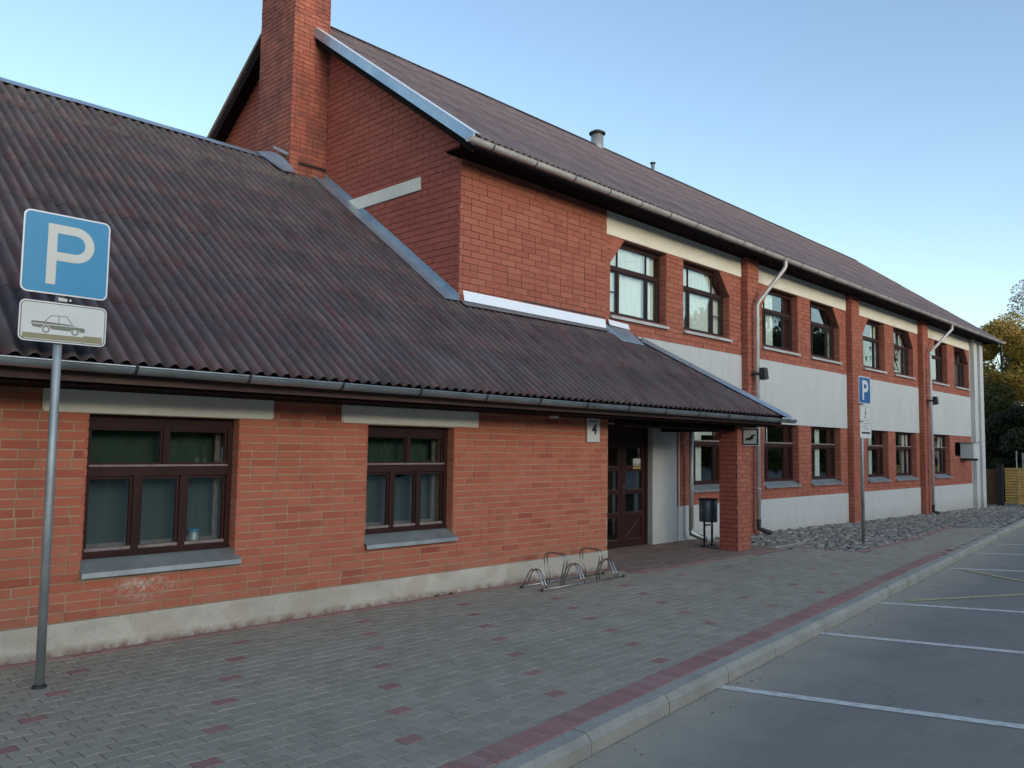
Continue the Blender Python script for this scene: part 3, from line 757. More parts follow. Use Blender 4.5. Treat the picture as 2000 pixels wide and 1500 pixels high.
# eaves: soffit, fascia, gutter
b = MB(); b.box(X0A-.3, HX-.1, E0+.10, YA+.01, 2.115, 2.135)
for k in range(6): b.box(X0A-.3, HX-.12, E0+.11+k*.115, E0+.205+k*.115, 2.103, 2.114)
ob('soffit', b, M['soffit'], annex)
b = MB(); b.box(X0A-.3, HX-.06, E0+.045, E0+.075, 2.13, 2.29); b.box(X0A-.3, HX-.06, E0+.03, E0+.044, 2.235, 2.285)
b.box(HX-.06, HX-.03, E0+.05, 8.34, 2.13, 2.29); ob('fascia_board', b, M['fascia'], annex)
b = MB(); b.box(12.6, 12.85, 7.19, 8.33, 2.0, 2.102); b.box(9.48, HX-.15, 6.9, 7.05, 2.005, 2.102)
b.box(9.47, HX-.1, 7.16, 8.33, 2.115, 2.135); ob('porch_beam', b, M['soffit'], annex)
def gutter(mb, p, q, r=.062, n=10, brk=None):
    p, q = Vector(p), Vector(q); d = (q-p); k = max(1, int(d.length/2))
    out = Vector((0, -1, 0))
    for s_ in range(k):
        a = p+d*(s_/k); b_ = p+d*((s_+1)/k+ .002)
        rr = r+(.0015 if s_ % 2 else 0)
        ring_ = []
        for e in (a, b_):
            for i in range(n+1):
                t = pi*i/n; ring_.append(e+Vector((0, -cos(t)*rr, -sin(t)*rr)))
        for e in (a, b_):
            for i in range(n+1):
                t = pi*i/n; ring_.append(e+Vector((0, -cos(t)*(rr-.004), -sin(t)*(rr-.004))))
        m_ = n+1
        fs = [(i, m_+i, m_+i+1, i+1) for i in range(n)]+[(2*m_+i+1, 3*m_+i+1, 3*m_+i, 2*m_+i) for i in range(n)]
        mb.add(ring_, fs)
    mb.tube([p+Vector((0, -r, 0)), q+Vector((0, -r, 0))], .0075, 6)
    for e, sg in ((p, -1), (q, 1)):
        c_ = [e+Vector((0, -cos(pi*i/n)*r, -sin(pi*i/n)*r)) for i in range(n+1)]
        mb.add(c_, [tuple(range(n+1))])
def bracket(x, y, z_, r, parent):
    mb = MB(); n = 8
    for i in range(n):
        t0, t1 = pi*i/n, pi*(i+1)/n
        a = [(x+dx, y-cos(t)*(r+o_), z_-sin(t)*(r+o_)) for dx in (-.012, .012) for t in (t0, t1) for o_ in (.001, .007)]
        mb.add(a, [(1, 3, 7, 5), (0, 1, 5, 4), (2, 6, 7, 3)])
    mb.box(x-.012, x+.012, y-r-.012, y-r+.010, z_-.004, z_+.012)
    mb.box(x-.012, x+.012, y+r, y+r+.05, z_-.01, z_+.02)
    ob('gutter_bracket', mb, M['dark'], parent)
b = MB(); gy, gzz = 6.385, 2.262
gutter(b, (X0A-.3, gy, gzz+.012), (13.78, gy, gzz-.035), .058)
gA = ob('gutter', b, M['gutter'], annex, smooth=True)
x = 2.50-.93*7
while x < 13.7:
    bracket(x, gy, gzz+.012-.047*(x-X0A)/17.8, .058, gA); x += .93 if x < 6 else .87
# pillar
pil = MB(); pil.box(12.655, 13.095, 6.857, 7.193, -.1, 2.105)
pilo = ob('porch_pillar', pil, M['mortar_dark'], annex)
BR = []
lay(BR, 'x', 6.857, .0, 2.10, lambda z: [(12.65, 13.10)], .0759, .225, 'brick_up', parent=pilo, head=0, out=.006)
lay(BR, 'y', 12.655, .0, 2.10, lambda z: [(6.862, 7.195)], .0759, .168, 'brick_gable', parent=pilo, head=0, out=.006)
lay(BR, 'X+', 13.095, .0, 2.10, lambda z: [(6.862, 7.195)], .0759, .168, 'brick_up', parent=pilo, head=0, out=.006)
finish_bricks(BR, 0)

# ================================================================== MAIN BUILDING
YM = 8.35; XM0, XM1 = 7.58, 33.3; RY, RZ = 12.95, 9.56; ME, MZ = 7.80, 5.84
def mz(y): return MZ+SL*(y-ME)
main = thing('main_building', (20, 9, 0), 'two-storey red brick and white plaster building with arched-corner windows and a long corrugated roof', 'building')
UW = [(11.08, 12.80, 'L'), (13.38, 15.13, 'R'), (16.55, 18.32, 'L'), (19.0, 20.72, 'R'), (22.27, 23.88, 'L'), (24.6, 26.25, 'R'), (27.94, 29.58, 'L'), (30.35, 31.98, 'R')]
UZ0, UZ1 = 3.97, 5.30
LW = [(13.66, 15.12), (16.6, 18.3), (18.97, 20.70), (22.47, 24.02), (24.6, 26.35), (28.06, 29.66)]
LZ0, LZ1 = 1.0, 2.28
SW = [(30.2, 31.17, 1.60, 2.06), (31.36, 32.1, 1.60, 2.06)]
DOOR = (10.8, 12.36, -.05, 2.10)
holes = [(a[0], a[1], UZ0, UZ1) for a in UW]+[(a[0], a[1], LZ0-.07, LZ1) for a in LW]+SW+[DOOR]
zones = [(XM0+.01, 10.95, 2.6, 5.86, 'bu'), (10.95, 13.15, -.5, 2.9, 'p'), (XM0+.01, 10.95, -.5, 2.6, 'p'), (10.95, 13.15, 2.9, 3.66, 'p'),
         (13.15, 32.1, -.5, .64, 'p'), (13.15, 32.1, .64, 2.28, 'bl'), (13.15, 32.1, 2.28, 3.66, 'p'),
         (10.95, 32.1, 3.66, 5.32, 'bu'), (10.95, 32.1, 5.32, 5.86, 'li'), (32.1, XM1-.02, -.5, 5.86, 'p')]
zs = cells(None, None, zones, holes)
bp_, bb_, bl_, bb2 = MB(), MB(), MB(), MB()
for k, l in zs.items():
    for a in l:
        if k == 'p': bp_.box(a[0], a[1], YM, YM+.36, a[2], a[3])
        elif k == 'li': bl_.box(a[0], a[1], YM-.006, YM+.36, a[2]+.001, a[3])
        else: (bb2 if k == 'bl' else bb_).box(a[0], a[1], YM+.008, YM+.36, a[2], a[3])
CHX, CHZ = .40, .46
for a in UW:      # chamfered upper corners
    s_ = 1 if a[2] == 'L' else -1; xa = a[0] if s_ > 0 else a[1]
    bb_.poly([(xa, UZ1), (xa, UZ1-CHZ), (xa+s_*CHX, UZ1)] if s_ > 0 else [(xa, UZ1), (xa+s_*CHX, UZ1), (xa, UZ1-CHZ)], lambda u, v, t: (u, t, v), YM+.008, YM+.36)
# other walls of the shell
bp_.box(XM1-.3, XM1-.03, YM+.36, 17.5, -.5, 5.8); bp_.box(XM0+.3, XM1-.03, 17.2, 17.5, -.5, 5.8)
for xx in (XM1-.15,): bp_.poly([(YM, 5.8), (17.5, 5.8), (RY, RZ-.2)], lambda u, v, t: (t, u, v), xx-.1, xx+.1)
plas = ob('plaster_wall', bp_, M['plaster'], main)
core = ob('upper_brick_band', bb_, M['mortar_dark'], main); core2 = ob('lower_brick_band', bb2, M['mortar_dark'], main)
# separate cream lintel beams with joints at the pilasters
PIL = [(15.62, 16.12), (21.14, 21.66), (26.66, 27.18)]
ob('lintel_beam', bl_, M['lintel'], main)
# gable wall facing the camera's left
gb = MB()
gb.poly([(YM+.008, 0.), (17.5, 0.), (17.5, mz(YM)-.02), (RY, RZ-.12), (YM+.008, mz(YM)-.12)], lambda u, v, t: (t, u, v), XM0+.008, XM0+.3)
gab = ob('gable_wall', gb, M['mortar_dark'], main)
BR = []
GL = (9.19, 11.2, 5.437, 5.631)
def gfn(z):
    top = RY-(RZ-.10-z)/SL if z > mz(YM)-.12 else YM
    iv = [(max(YM, top), 17.5 if z < 5.9 else 2*RY-top)]
    iv = sub(iv, [(GL[0], GL[1])] if GL[2] < z < GL[3] else [])
    return sub(iv, [(11.72, 12.82)])
lay(BR, 'y', XM0+.008, 3.45, 9.4, gfn, .094, .30, 'brick_gable', parent=gab, head=.05)
def ufn(z):
    h = []
    for a in UW:
        if UZ0 < z < UZ1:
            c_ = max(0, (z-.05-(UZ1-CHZ))/CHZ)*CHX
            h.append((a[0]+(c_ if a[2] == 'L' else 0), a[1]-(c_ if a[2] == 'R' else 0)))
    h += [(p[0], p[1]) for p in PIL]
    return sub([(10.95, 32.1)], h)
lay(BR, 'x', YM+.008, 3.66, 5.32, ufn, .094, .30, 'brick_up', parent=core, head=.05)
lay(BR, 'x', YM-.03+.008, 3.40, 5.72, lambda z: [(XM0-.002, 10.945)], .094, .30, 'brick_up', parent=core, head=.05)
def lfn(z):
    h = [(a[0], a[1]) for a in LW if LZ0-.09 < z < LZ1]+[(a[0], a[1]) for a in SW if a[2] < z < a[3]]+[(p[0], p[1]) for p in PIL]
    return sub([(13.15, 32.1)], h)
lay(BR, 'x', YM+.008, .64, 2.28, lfn, .094, .30, 'brick_up', parent=core2, head=.05)
cb = MB(); cb.box(XM0+.008, 10.938, YM-.022, YM+.0, 3.2, 5.86); ob('corner_backing', cb, M['mortar_dark'], main)
WED = MB()
for a in UW:
    s_ = 1 if a[2] == 'L' else -1; xa = a[0] if s_ > 0 else a[1]; q_ = [(xa, UZ1-.004), (xa, UZ1-CHZ), (xa+s_*CHX, UZ1-.004)]
    if s_ < 0: q_ = q_[::-1]
    WED.poly(q_, lambda u, v, t: (u, t, v), YM+.002, YM+.02, .5)
ob('chamfer_brickwork', WED, M['brick_up']['att'], core, attr=True, kind='stuff')
# window reveals in brick
for l, z0, z1 in ((UW, UZ0, UZ1), (LW, LZ0, LZ1)):
    for a in l:
        for s_, xx in ((1, a[1]), (-1, a[0])):
            zz = z0; side = 'R' if s_ > 0 else 'L'
            zt = z1-CHZ if (len(a) > 2 and a[2] == side) else z1
            while zz < zt-.03:
                h = min(.094, zt-zz); BR.append((3, (xx+s_*.008, YM+.085, zz+h/2), (.028, .155, h-.011), 'brick_up', core)); zz += h
# pilasters
for i, p in enumerate(PIL):
    mb = MB(); mb.box(p[0]+.006, p[1]-.006, 8.208, YM+.05, -.45, 5.86); po = ob('pilaster', mb, M['mortar_dark'], main)
    lay(BR, 'x', 8.208, gz(p[0], 8.2)-.02, 5.85, lambda z: [(p[0], p[1])], .094, .26, 'brick_up', parent=po, head=0, out=.008)
    lay(BR, 'y', p[0]+.006, gz(p[0], 8.2)-.02, 5.85, lambda z: [(8.212, YM)], .094, .2, 'brick_up', parent=po, head=0, out=.006)
finish_bricks(BR)
mb = MB(); mb.box(32.15, 32.55, 8.21, YM+.02, -.5, 5.86); mb.box(32.9, XM1, 8.21, YM+.02, -.5, 5.86); ob('end_pilasters', mb, M['plaster'], main)
mb = MB(); mb.box(XM0-.022, XM0+.05, GL[0], GL[1], GL[2], GL[3]); ob('gable_lintel', mb, M['lintel'], main)

def curtainstrips(f, x0, x1, z0, z1, y, spans):
    for s_, e in spans:
        a, b_ = x0+(x1-x0)*s_, x0+(x1-x0)*e; n = max(6, int((b_-a)/.03)); mb = MB(); vs_ = []
        ph = random.random()*6
        for i in range(n+1):
            u = a+(b_-a)*i/n; yy = y+.018*sin(i*1.35+ph)+.01*sin(i*.4); vs_ += [(u, yy, z0), (u, yy, z1)]
        mb.add(vs_, [(2*i, 2*i+2, 2*i+3, 2*i+1) for i in range(n)]); ob('curtain', mb, M['curtain'], f, smooth=True)
def main_window(x0, x1, z0, z1, ch, spans, bars=True, dark=False, upper=True):
    y = YM+.15; mb = MB(); w = .06
    zt = z0+(z1-z0)*.60; zt1 = zt+.085
    L, Rr = x0+.003, x1-.003
    if ch is None: fr(mb, L, Rr, z0, z1-.003, w, y, y+.07)
    else:
        s_ = 1 if ch == 'L' else -1; xa, xb = (L, Rr) if s_ > 0 else (Rr, L)
        a, b_ = sorted((xa, xa+s_*w)); mb.box(a, b_, y, y+.07, z0, z1-CHZ)
        a, b_ = sorted((xb-s_*w, xb)); mb.box(a, b_, y, y+.07, z0, z1-.003)
        a, b_ = sorted((xa+s_*CHX, xb-s_*w)); mb.box(a, b_, y+.001, y+.07, z1-w-.02, z1-.003)
        mb.box(L+w, Rr-w, y+.001, y+.07, z0, z0+w)
        q = [(xa, z1-CHZ), (xa+s_*CHX, z1-.003), (xa+s_*(CHX+.03), z1-.003-w*1.3), (xa+s_*w, z1-CHZ-.02)]
        if s_ > 0: q = q[::-1]
        mb.poly(q, lambda u, v, t: (u, t, v), y, y+.07)
    mb.box(L+w, Rr-w, y-.012, y+.07, zt, zt1)
    m1, m2 = x0+(x1-x0)*.25, x0+(x1-x0)*.76
    for q in (m1, m2): mb.box(q-.027, q+.027, y+.003, y+.07, z0+w, zt)
    for q in (m1, m2): mb.box(q-.012, q+.012, y+.02, y+.05, zt1, z1-w)
    f = ob('window', mb, M['wood'], main)
    xs = [L+w, m1-.027, m1+.027, m2-.027, m2+.027, Rr-w]
    for k in range(3):
        mb = MB(); fr(mb, xs[2*k]+.001, xs[2*k+1]-.001, z0+w, zt-.001, .02, y+.015, y+.05)
        if bars and k != 1 and ((k == 0) == (ch != 'R')): zc = (z0+w+zt)/2; mb.box(xs[2*k]+.02, xs[2*k+1]-.02, y+.018, y+.045, zc-.01, zc+.01)
        ob('sash', mb, M['dark'] if upper else M['wood'], f)
        pane(f, xs[2*k]+.015, xs[2*k+1]-.015, z0+w+.015, zt-.015, y+.03)
    # transom glass
    ct = None
    if ch == 'L': ct = [(L+w, zt1), (Rr-w, zt1), (Rr-w, z1-w-.02), (L+CHX+.03, z1-w-.02), (L+w, z1-CHZ)]
    if ch == 'R': ct = [(L+w, zt1), (Rr-w, zt1), (Rr-w, z1-CHZ), (Rr-CHX-.03, z1-w-.02), (L+w, z1-w-.02)]
    pane(f, L+w, Rr-w, zt1, z1-w-.02, y+.035, ct)
    if not upper:
        mb = MB(); mb.box(L+.05, Rr-.05, y-.03, y+.0, zt1-.004, zt1+.022); ob('ledge', mb, M['ledge'], f)
    mb = MB(); mb.box(L, Rr, y+.0, y+.02, z0-.0, z0+.012); 
    # sill
    mb = MB(); a, c = (x0-.02, x1+.02) if upper else (x0+.004, x1+.03); sp_ = .055
    if not upper: mb.hexa([(a, YM-sp_, z0-.125), (c, YM-sp_, z0-.125), (c, y+.0, z0-.05), (a, y+.0, z0-.05), (a, YM-sp_, z0-.085), (c, YM-sp_, z0-.085), (c, y+.0, z0+.004), (a, y+.0, z0+.004)])
    else: mb.hexa([(a, YM-sp_, z0-.085), (c, YM-sp_, z0-.085), (c, y+.0, z0-.03), (a, y+.0, z0-.03), (a, YM-sp_, z0-.035), (c, YM-sp_, z0-.035), (c, y+.0, z0+.004), (a, y+.0, z0+.004)])
    ob('sill', mb, M['galv'] if not upper else M['gutter2'], f)
    curtainstrips(f, x0, x1, z0+.02, z1-.03, y+.10, spans)
    return f
sp = [[(0, .95)], [(0, .98)], [(.0, .55)], [(.0, .1), (.9, 1)], [(.05, .35), (.75, 1)], [(0, .3), (.7, .95)], [(0, .3)], [(.2, .45), (.8, 1)]]
for a, s_ in zip(UW, sp): main_window(a[0], a[1], UZ0, UZ1, a[2], s_)
sp = [[(0, .5)], [(.05, .4)], [(0, .1), (.45, .6)], [(.5, .62)], [(0, .12), (.7, 1)], [(.0, .3), (.7, 1)]]
for a, s_ in zip(LW, sp): main_window(a[0], a[1], LZ0, LZ1, None, s_, False, True, False)
for a in SW:
    mb = MB(); y = YM+.12; fr(mb, a[0]+.003, a[1]-.003, a[2]+.002, a[3]-.003, .04, y, y+.05); f = ob('window', mb, M['wood'], main); pane(f, a[0]+.04, a[1]-.04, a[2]+.04, a[3]-.04, y+.03)
# blinds in the window beside the pillar
mb = MB(); mb.box(13.76, 15.02, YM+.30, YM+.305, 1.98, 2.25); ob('blind', mb, M['curtain'], main)
# room partitions so that windows are not seen through
b = MB(); b.box(XM0+.3, XM1-.3, 11.5, 11.6, -.1, 5.8); b.box(XM0+.3, XM1-.3, YM+.37, 17.2, 2.95, 3.2); b.box(XM0+.3, XM1-.3, YM+.37, 17.2, -.3, -.05); b.box(XM0+.3, XM1-.3, YM+.37, 17.2, 5.55, 5.7)
for xx in (10.6, 16., 21.4, 26.9): b.box(xx-.05, xx+.05, YM+.37, 11.5, -.1, 5.6)
ob('room_partition', b, M['room'], main)

# door ------------------------------------------------------------------
mb = MB(); y = YM+.11; fr(mb, DOOR[0]+.003, DOOR[1]-.003, -.02, 2.098, .06, y-.01, y+.06); mb.box(DOOR[0]+.06, DOOR[1]-.06, y-.008, y+.06, 1.80, 1.88)
dfr = ob('door_frame', mb, M['wood'], main)
mb = MB(); mb.box(DOOR[0]+.06, DOOR[1]-.06, y+.02, y+.05, 1.88, 2.04); ob('transom_panel', mb, M['wood'], dfr)
def leaf(x0, x1, diag):
    mb = MB(); y0, y1 = y+.005, y+.05; w = .115; top = 1.797
    mb.box(x0, x0+w, y0, y1, .005, top); mb.box(x1-w, x1, y0, y1, .005, top)
    zs_ = [.005, .50, .90, 1.29, 1.70]; hs = [.13, .09, .08, .09, .097]
    for z_, h in zip(zs_, hs): mb.box(x0+w, x1-w, y0+.001, y1, z_, z_+h)
    d = ob('door', mb, M['wood'], main)
    for k in range(4):
        za, zb_ = zs_[k]+hs[k], zs_[k+1]
        if k == 0 and diag:
            m2 = MB(); m2.box(x0+w, x1-w, y0+.02, y1-.01, za, zb_); ob('door_panel', m2, M['wood'], d)
            m2 = MB(); m2.beam((x0+w+.02, y0+.012, za+.03), (x1-w-.02, y0+.012, zb_-.02), (0, -1, 0), .03, .02); ob('moulding', m2, M['fascia'], d)
        else: pane(d, x0+w-.005, x1-w+.005, za, zb_, y0+.02)
        m2 = MB(); m2.box(x0+w+.001, x1-w-.001, y0-.006, y0+.012, zs_[k]+hs[k]-.012, zs_[k]+hs[k]+.006); ob('moulding', m2, M['fascia'], d)
    return d
leaf(DOOR[0]+.065, 11.585, False); d2 = leaf(11.59, DOOR[1]-.065, True)
mb = MB(); mb.box(11.63, 11.665, y-.004, y+.004, .88, 1.06); mb.tube([(11.648, y-.005, .99), (11.648, y-.05, .99), (11.76, y-.05, .985)], .009, 8); ob('handle', mb, M['chrome'], d2)
t = thing('notice', (12.0, y-.0, 1.3), 'small white and yellow paper notice stuck on the brown door', 'notice')
mb = MB(); mb.box(11.92, 12.14, y-.0005, y+.004, 1.40, 1.515); ob('paper', mb, M['signw'], t)
mb = MB(); mb.box(11.92, 12.14, y-.0005, y+.004, 1.335, 1.398); ob('lower_paper', mb, M['yellowp'], t)
mb = MB()
for k in range(5): mb.box(11.94+k*.04, 11.955+k*.04+random.uniform(0, .012), y-.003, y+.0, 1.35+random.uniform(0, .02), 1.42+random.uniform(0, .02))
ob('printed_marks', mb, M['olive'], t)

# main roof ---------------------------------------------------------------
RX0, RX1 = 7.28, 34.05
b = MB(); D = .055
q = [(RX0+.03, ME+.03, mz(ME+.03)-D), (RX1-.03, ME+.03, mz(ME+.03)-D), (RX1-.03, RY, RZ-D), (RX0+.03, RY, RZ-D)]
b.add(q+[(x, y_, z_-.05) for x, y_, z_ in q], [(0,1,2,3),(7,6,5,4),(0,4,5,1),(1,5,6,2),(2,6,7,3),(3,7,4,0)])
q2 = [(RX0+.03, RY, RZ-D), (RX1-.03, RY, RZ-D), (RX1-.03, 18.1, mz(ME)-D), (RX0+.03, 18.1, mz(ME)-D)]
b.add(q2+[(x, y_, z_-.05) for x, y_, z_ in q2], [(0,1,2,3),(7,6,5,4),(0,4,5,1),(1,5,6,2),(2,6,7,3),(3,7,4,0)])
roofM = ob('roof', b, M['soffit'], main)
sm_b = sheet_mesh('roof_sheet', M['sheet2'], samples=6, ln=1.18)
def clipM(cs):
    pl = []
    if max(c.x for c in cs) > RX1: pl.append((Vector((RX1, 0, 0)), Vector((1, 0, 0))))
    if max(c.y for c in cs) > RY+.02: pl.append((Vector((0, RY, 0)), Vector((0, 1, 0))))
    return pl or 'in'
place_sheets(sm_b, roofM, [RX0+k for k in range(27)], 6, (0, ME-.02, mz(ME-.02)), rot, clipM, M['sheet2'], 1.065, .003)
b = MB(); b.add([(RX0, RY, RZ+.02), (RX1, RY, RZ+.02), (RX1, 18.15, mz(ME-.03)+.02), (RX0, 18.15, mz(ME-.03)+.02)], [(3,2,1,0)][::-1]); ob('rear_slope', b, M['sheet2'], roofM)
b = MB(); zt = RZ+.05; x = RX0
while x < RX1:
    e = min(RX1, x+1.8); dz = random.uniform(-.004, .004)
    strip(b, (x, RY+.02, zt+dz), (e-.005, RY+.02, zt+dz), -sdir, .14); strip(b, (x, RY+.02, zt+dz), (e-.005, RY+.02, zt+dz), (0, 1, -SL), .14); x += 1.8
ob('ridge_cap', b, M['sheet2'], roofM)
# rake boards with metal edge
def rake(y0, z0, y1, z1, nm):
    mb = MB(); mb.add([(x, y_, z_) for x in (RX0-.02, RX0+.01) for y_, z_ in ((y0, z0-.17), (y1, z1-.17), (y1, z1+.0), (y0, z0+.0))], [(0,3,2,1),(4,5,6,7),(0,1,5,4),(1,2,6,5),(2,3,7,6),(3,0,4,7)])
    return ob(nm, mb, M['flash'], roofM)
rake(ME-.06, mz(ME-.06)+.045, 11.70, mz(11.70)+.045, 'rake_flashing'); rake(12.83, mz(12.83)+.04, RY, RZ+.04, 'rake_flashing')
mb = MB(); strip(mb, (RX0-.02, ME-.06, mz(ME-.06)+.05), (RX0-.02, 11.70, mz(11.7)+.05), (1, 0, 0), .14); strip(mb, (RX0-.02, RY, RZ+.05), (RX0-.02, 18.15, mz(ME-.05)+.05), (1, 0, 0), .14); ob('rake_cover', mb, M['flashw'], roofM)
mb = MB(); mb.add([(x, y_, z_) for x in (RX0+.02, RX0+.045) for y_, z_ in ((ME, mz(ME)-.24), (RY, RZ-.24), (RY, RZ-.07), (ME, mz(ME)-.07))], [(0,3,2,1),(4,5,6,7),(0,1,5,4),(1,2,6,5),(2,3,7,6),(3,0,4,7)])
mb.add([(x, y_, z_) for x in (RX0+.02, RX0+.045) for y_, z_ in ((18.1, mz(ME)-.24), (RY, RZ-.24), (RY, RZ-.07), (18.1, mz(ME)-.07))], [(0,1,2,3),(7,6,5,4),(0,4,5,1),(1,5,6,2),(2,6,7,3),(3,7,4,0)])
ob('barge_board', mb, M['soffit'], roofM)
# eave: fascia, soffit boards, gutter
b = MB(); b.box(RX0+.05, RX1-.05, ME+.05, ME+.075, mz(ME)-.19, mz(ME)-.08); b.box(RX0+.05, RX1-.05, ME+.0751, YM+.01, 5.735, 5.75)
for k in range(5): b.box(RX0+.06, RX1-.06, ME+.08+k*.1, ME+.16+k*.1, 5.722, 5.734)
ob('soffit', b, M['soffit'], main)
b = MB(); b.poly([(ME+.08, 5.736), (YM-.045, 5.736), (YM-.045, mz(YM)-.16), (ME+.08, mz(ME+.08)-.12)], lambda u, v, t: (t, u, v), XM0+.0, XM0+.03); ob('eave_end_board', b, M['soffit'], main)
b = MB(); gy2, gz2 = 7.70, 5.735
gutter(b, (7.13, gy2, gz2-.005), (34.1, gy2, gz2+.02), .062)
gM = ob('gutter', b, M['gutter2'], main, smooth=True)
x = 7.56
while x < 33.8: bracket(x, gy2, gz2, .062, gM); x += .86
# downpipes
def pipe(pts, nm='downpipe', r=.043, mat='gutter2', toe=None):
    mb = MB(); mb.tube(pts, r, 10); o = ob(nm, mb, M[mat], main, smooth=True)
    if toe:
        mb = MB(); mb.tube(toe, r+.006, 10); ob('pipe_shoe', mb, M['dark'], o, smooth=True)
    return o
p1 = pipe([(16.33, gy2, 5.76), (16.33, gy2, 5.58), (16.31, gy2+.02, 5.52), (15.83, 8.05, 4.80), (15.80, 8.08, 4.72), (15.80, 8.08, .26)], toe=[(15.80, 8.08, .28), (15.80, 8.08, .10), (15.86, 7.96, .04), (15.92, 7.86, .01)])
for z_ in (4.4, 2.9, .9):
    mb = MB(); lathe(mb, [(.046, 0), (.053, 0), (.053, .025), (.046, .025)], 15.80, 8.08, z_, 12); mb.box(15.79, 15.81, 8.12, 8.22, z_, z_+.02); ob('pipe_clip', mb, M['gutter2'], p1)
p2 = pipe([(27.85, gy2, 5.76), (27.85, gy2, 5.55), (27.0, 8.02, 4.85), (26.92, 8.08, 4.75), (26.92, 8.08, .1)], toe=[(26.92, 8.08, .12), (26.92, 8.08, -.08), (27.05, 7.95, -.13)])
p3 = pipe([(13.40, 8.20, 2.1), (13.40, 8.20, .22)], toe=None)
mb = MB(); mb.tube([(13.40, 8.20, .24), (13.40, 8.20, .14), (13.5, 8.06, .07), (13.58, 7.98, .05)], .05, 10); ob('pipe_shoe', mb, M['gutter'], p3, smooth=True)
mb = MB(); mb.tube([(13.17, 8.32, 2.1), (13.17, 8.32, -.02)], .014, 6); ob('conduit', mb, M['signw'], main)

# chimney -----------------------------------------------------------------
ch = MB(); ch.box(6.895, 7.57, 11.71, 12.79, 5.6, 10.9)
cho = ob('chimney', ch, M['mortar_dark'], main)
BR = []
lay(BR, 'x', 11.71, 5.95, 10.85, lambda z: [(6.885, 7.58)], .0759, .232, 'brick_chim', parent=cho, head=.1, out=.007)
lay(BR, 'y', 6.895, 5.95, 10.85, lambda z: [(11.705, 12.80)], .0759, .22, 'brick_chim', parent=cho, head=.2, out=.007)
lay(BR, 'X+', 7.57, 9.0, 10.85, lambda z: [(11.705, 12.80)], .0759, .25, 'brick_chim', parent=cho, out=.007)
finish_bricks(BR, 0)
mb = MB(); mb.box(6.85, 7.62, 11.66, 12.84, 10.9, 10.99); ob('chimney_cap', mb, M['plinth'], cho)
mb = MB(); mb.box(7.05, 7.56, 11.690, 11.70, 6.27, 6.31); ob('groove', mb, M['black'], cho)
mb = MB(); mb.box(8.9, 10.9, YM-.032, YM-.02, 3.86, 3.885); ob('open_joint', mb, M['black'], main)

# vent pipes on the ridge
t = thing('roof_vent', (16.56, 12.95, 9.5), 'wide galvanised vent pipe with a round cap on the main roof ridge', 'vent')
mb = MB(); lathe(mb, [(.165, -.15), (.165, .26), (.12, .26), (.12, .31)], 16.56, 12.93, 9.55, 20); ob('pipe', mb, M['galv'], t, smooth=True)
mb = MB(); lathe(mb, [(.0, .42), (.12, .40), (.215, .345), (.215, .31), (.0, .31)], 16.56, 12.93, 9.55, 20); ob('cap', mb, M['dark'], t)
t = thing('roof_vent', (19.12, 12.95, 9.5), 'thin small vent pipe farther along the main roof ridge', 'vent')
mb = MB(); lathe(mb, [(.055, -.15), (.055, .17), (.03, .17), (.03, .2)], 19.12, 12.93, 9.55, 12); ob('pipe', mb, M['galv'], t, smooth=True)
mb = MB(); lathe(mb, [(.0, .25), (.08, .23), (.08, .2), (.0, .2)], 19.12, 12.93, 9.55, 12); ob('cap', mb, M['dark'], t)

# wall fittings
for x_, lab in ((15.80, 'small black lamp box on the nearer downpipe'), (26.93, 'small black lamp box on the farther downpipe')):
    t = thing('wall_lamp', (x_, 8.03, 3.25), lab, 'lamp', 'black lamp boxes on the facade')
    mb = MB(); mb.hexa([(x_-.02, 7.90, 3.17), (x_+.14, 7.90, 3.17), (x_+.14, 8.03, 3.15), (x_-.02, 8.03, 3.15), (x_-.02, 7.93, 3.40), (x_+.14, 7.93, 3.40), (x_+.14, 8.03, 3.40), (x_-.02, 8.03, 3.40)]); ob('housing', mb, M['dark'], t)
    mb = MB(); mb.box(x_-.06, x_-.021, 7.98, 8.2, 3.25, 3.3); ob('bracket', mb, M['dark'], t)
t = thing('air_conditioner', (31.0, 8.1, 1.78), 'pale boxy air conditioning unit on the wall near the far corner', 'air conditioner')
mb = MB(); mb.box(30.72, 31.34, 7.93, 8.33, 1.52, 2.03); ob('casing', mb, M['plaster'], t)
mb = MB(); mb.box(30.66, 31.4, 7.9, 8.34, 2.035, 2.07); ob('top_cover', mb, M['galv'], t)
mb = MB(); mb.box(30.75, 30.8, 7.95, 8.34, 1.44, 1.515); mb.box(31.25, 31.3, 7.95, 8.34, 1.44, 1.515); ob('bracket', mb, M['dark'], t)
t = thing('eave_lamp', (7.92, 6.9, 2.1), 'small grey lamp fixed under the annex eave', 'lamp')
mb = MB(); lathe(mb, [(.0, -.045), (.05, -.045), (.065, -.02), (.065, 0)], 7.92, 6.85, 2.103, 16); ob('lamp_cover', mb, M['galv'], t, smooth=True)
mb = MB(); lathe(mb, [(.07, -.012), (.07, 0)], 7.92, 6.85, 2.1035, 16); ob('lamp_base', mb, M['dark'], t)

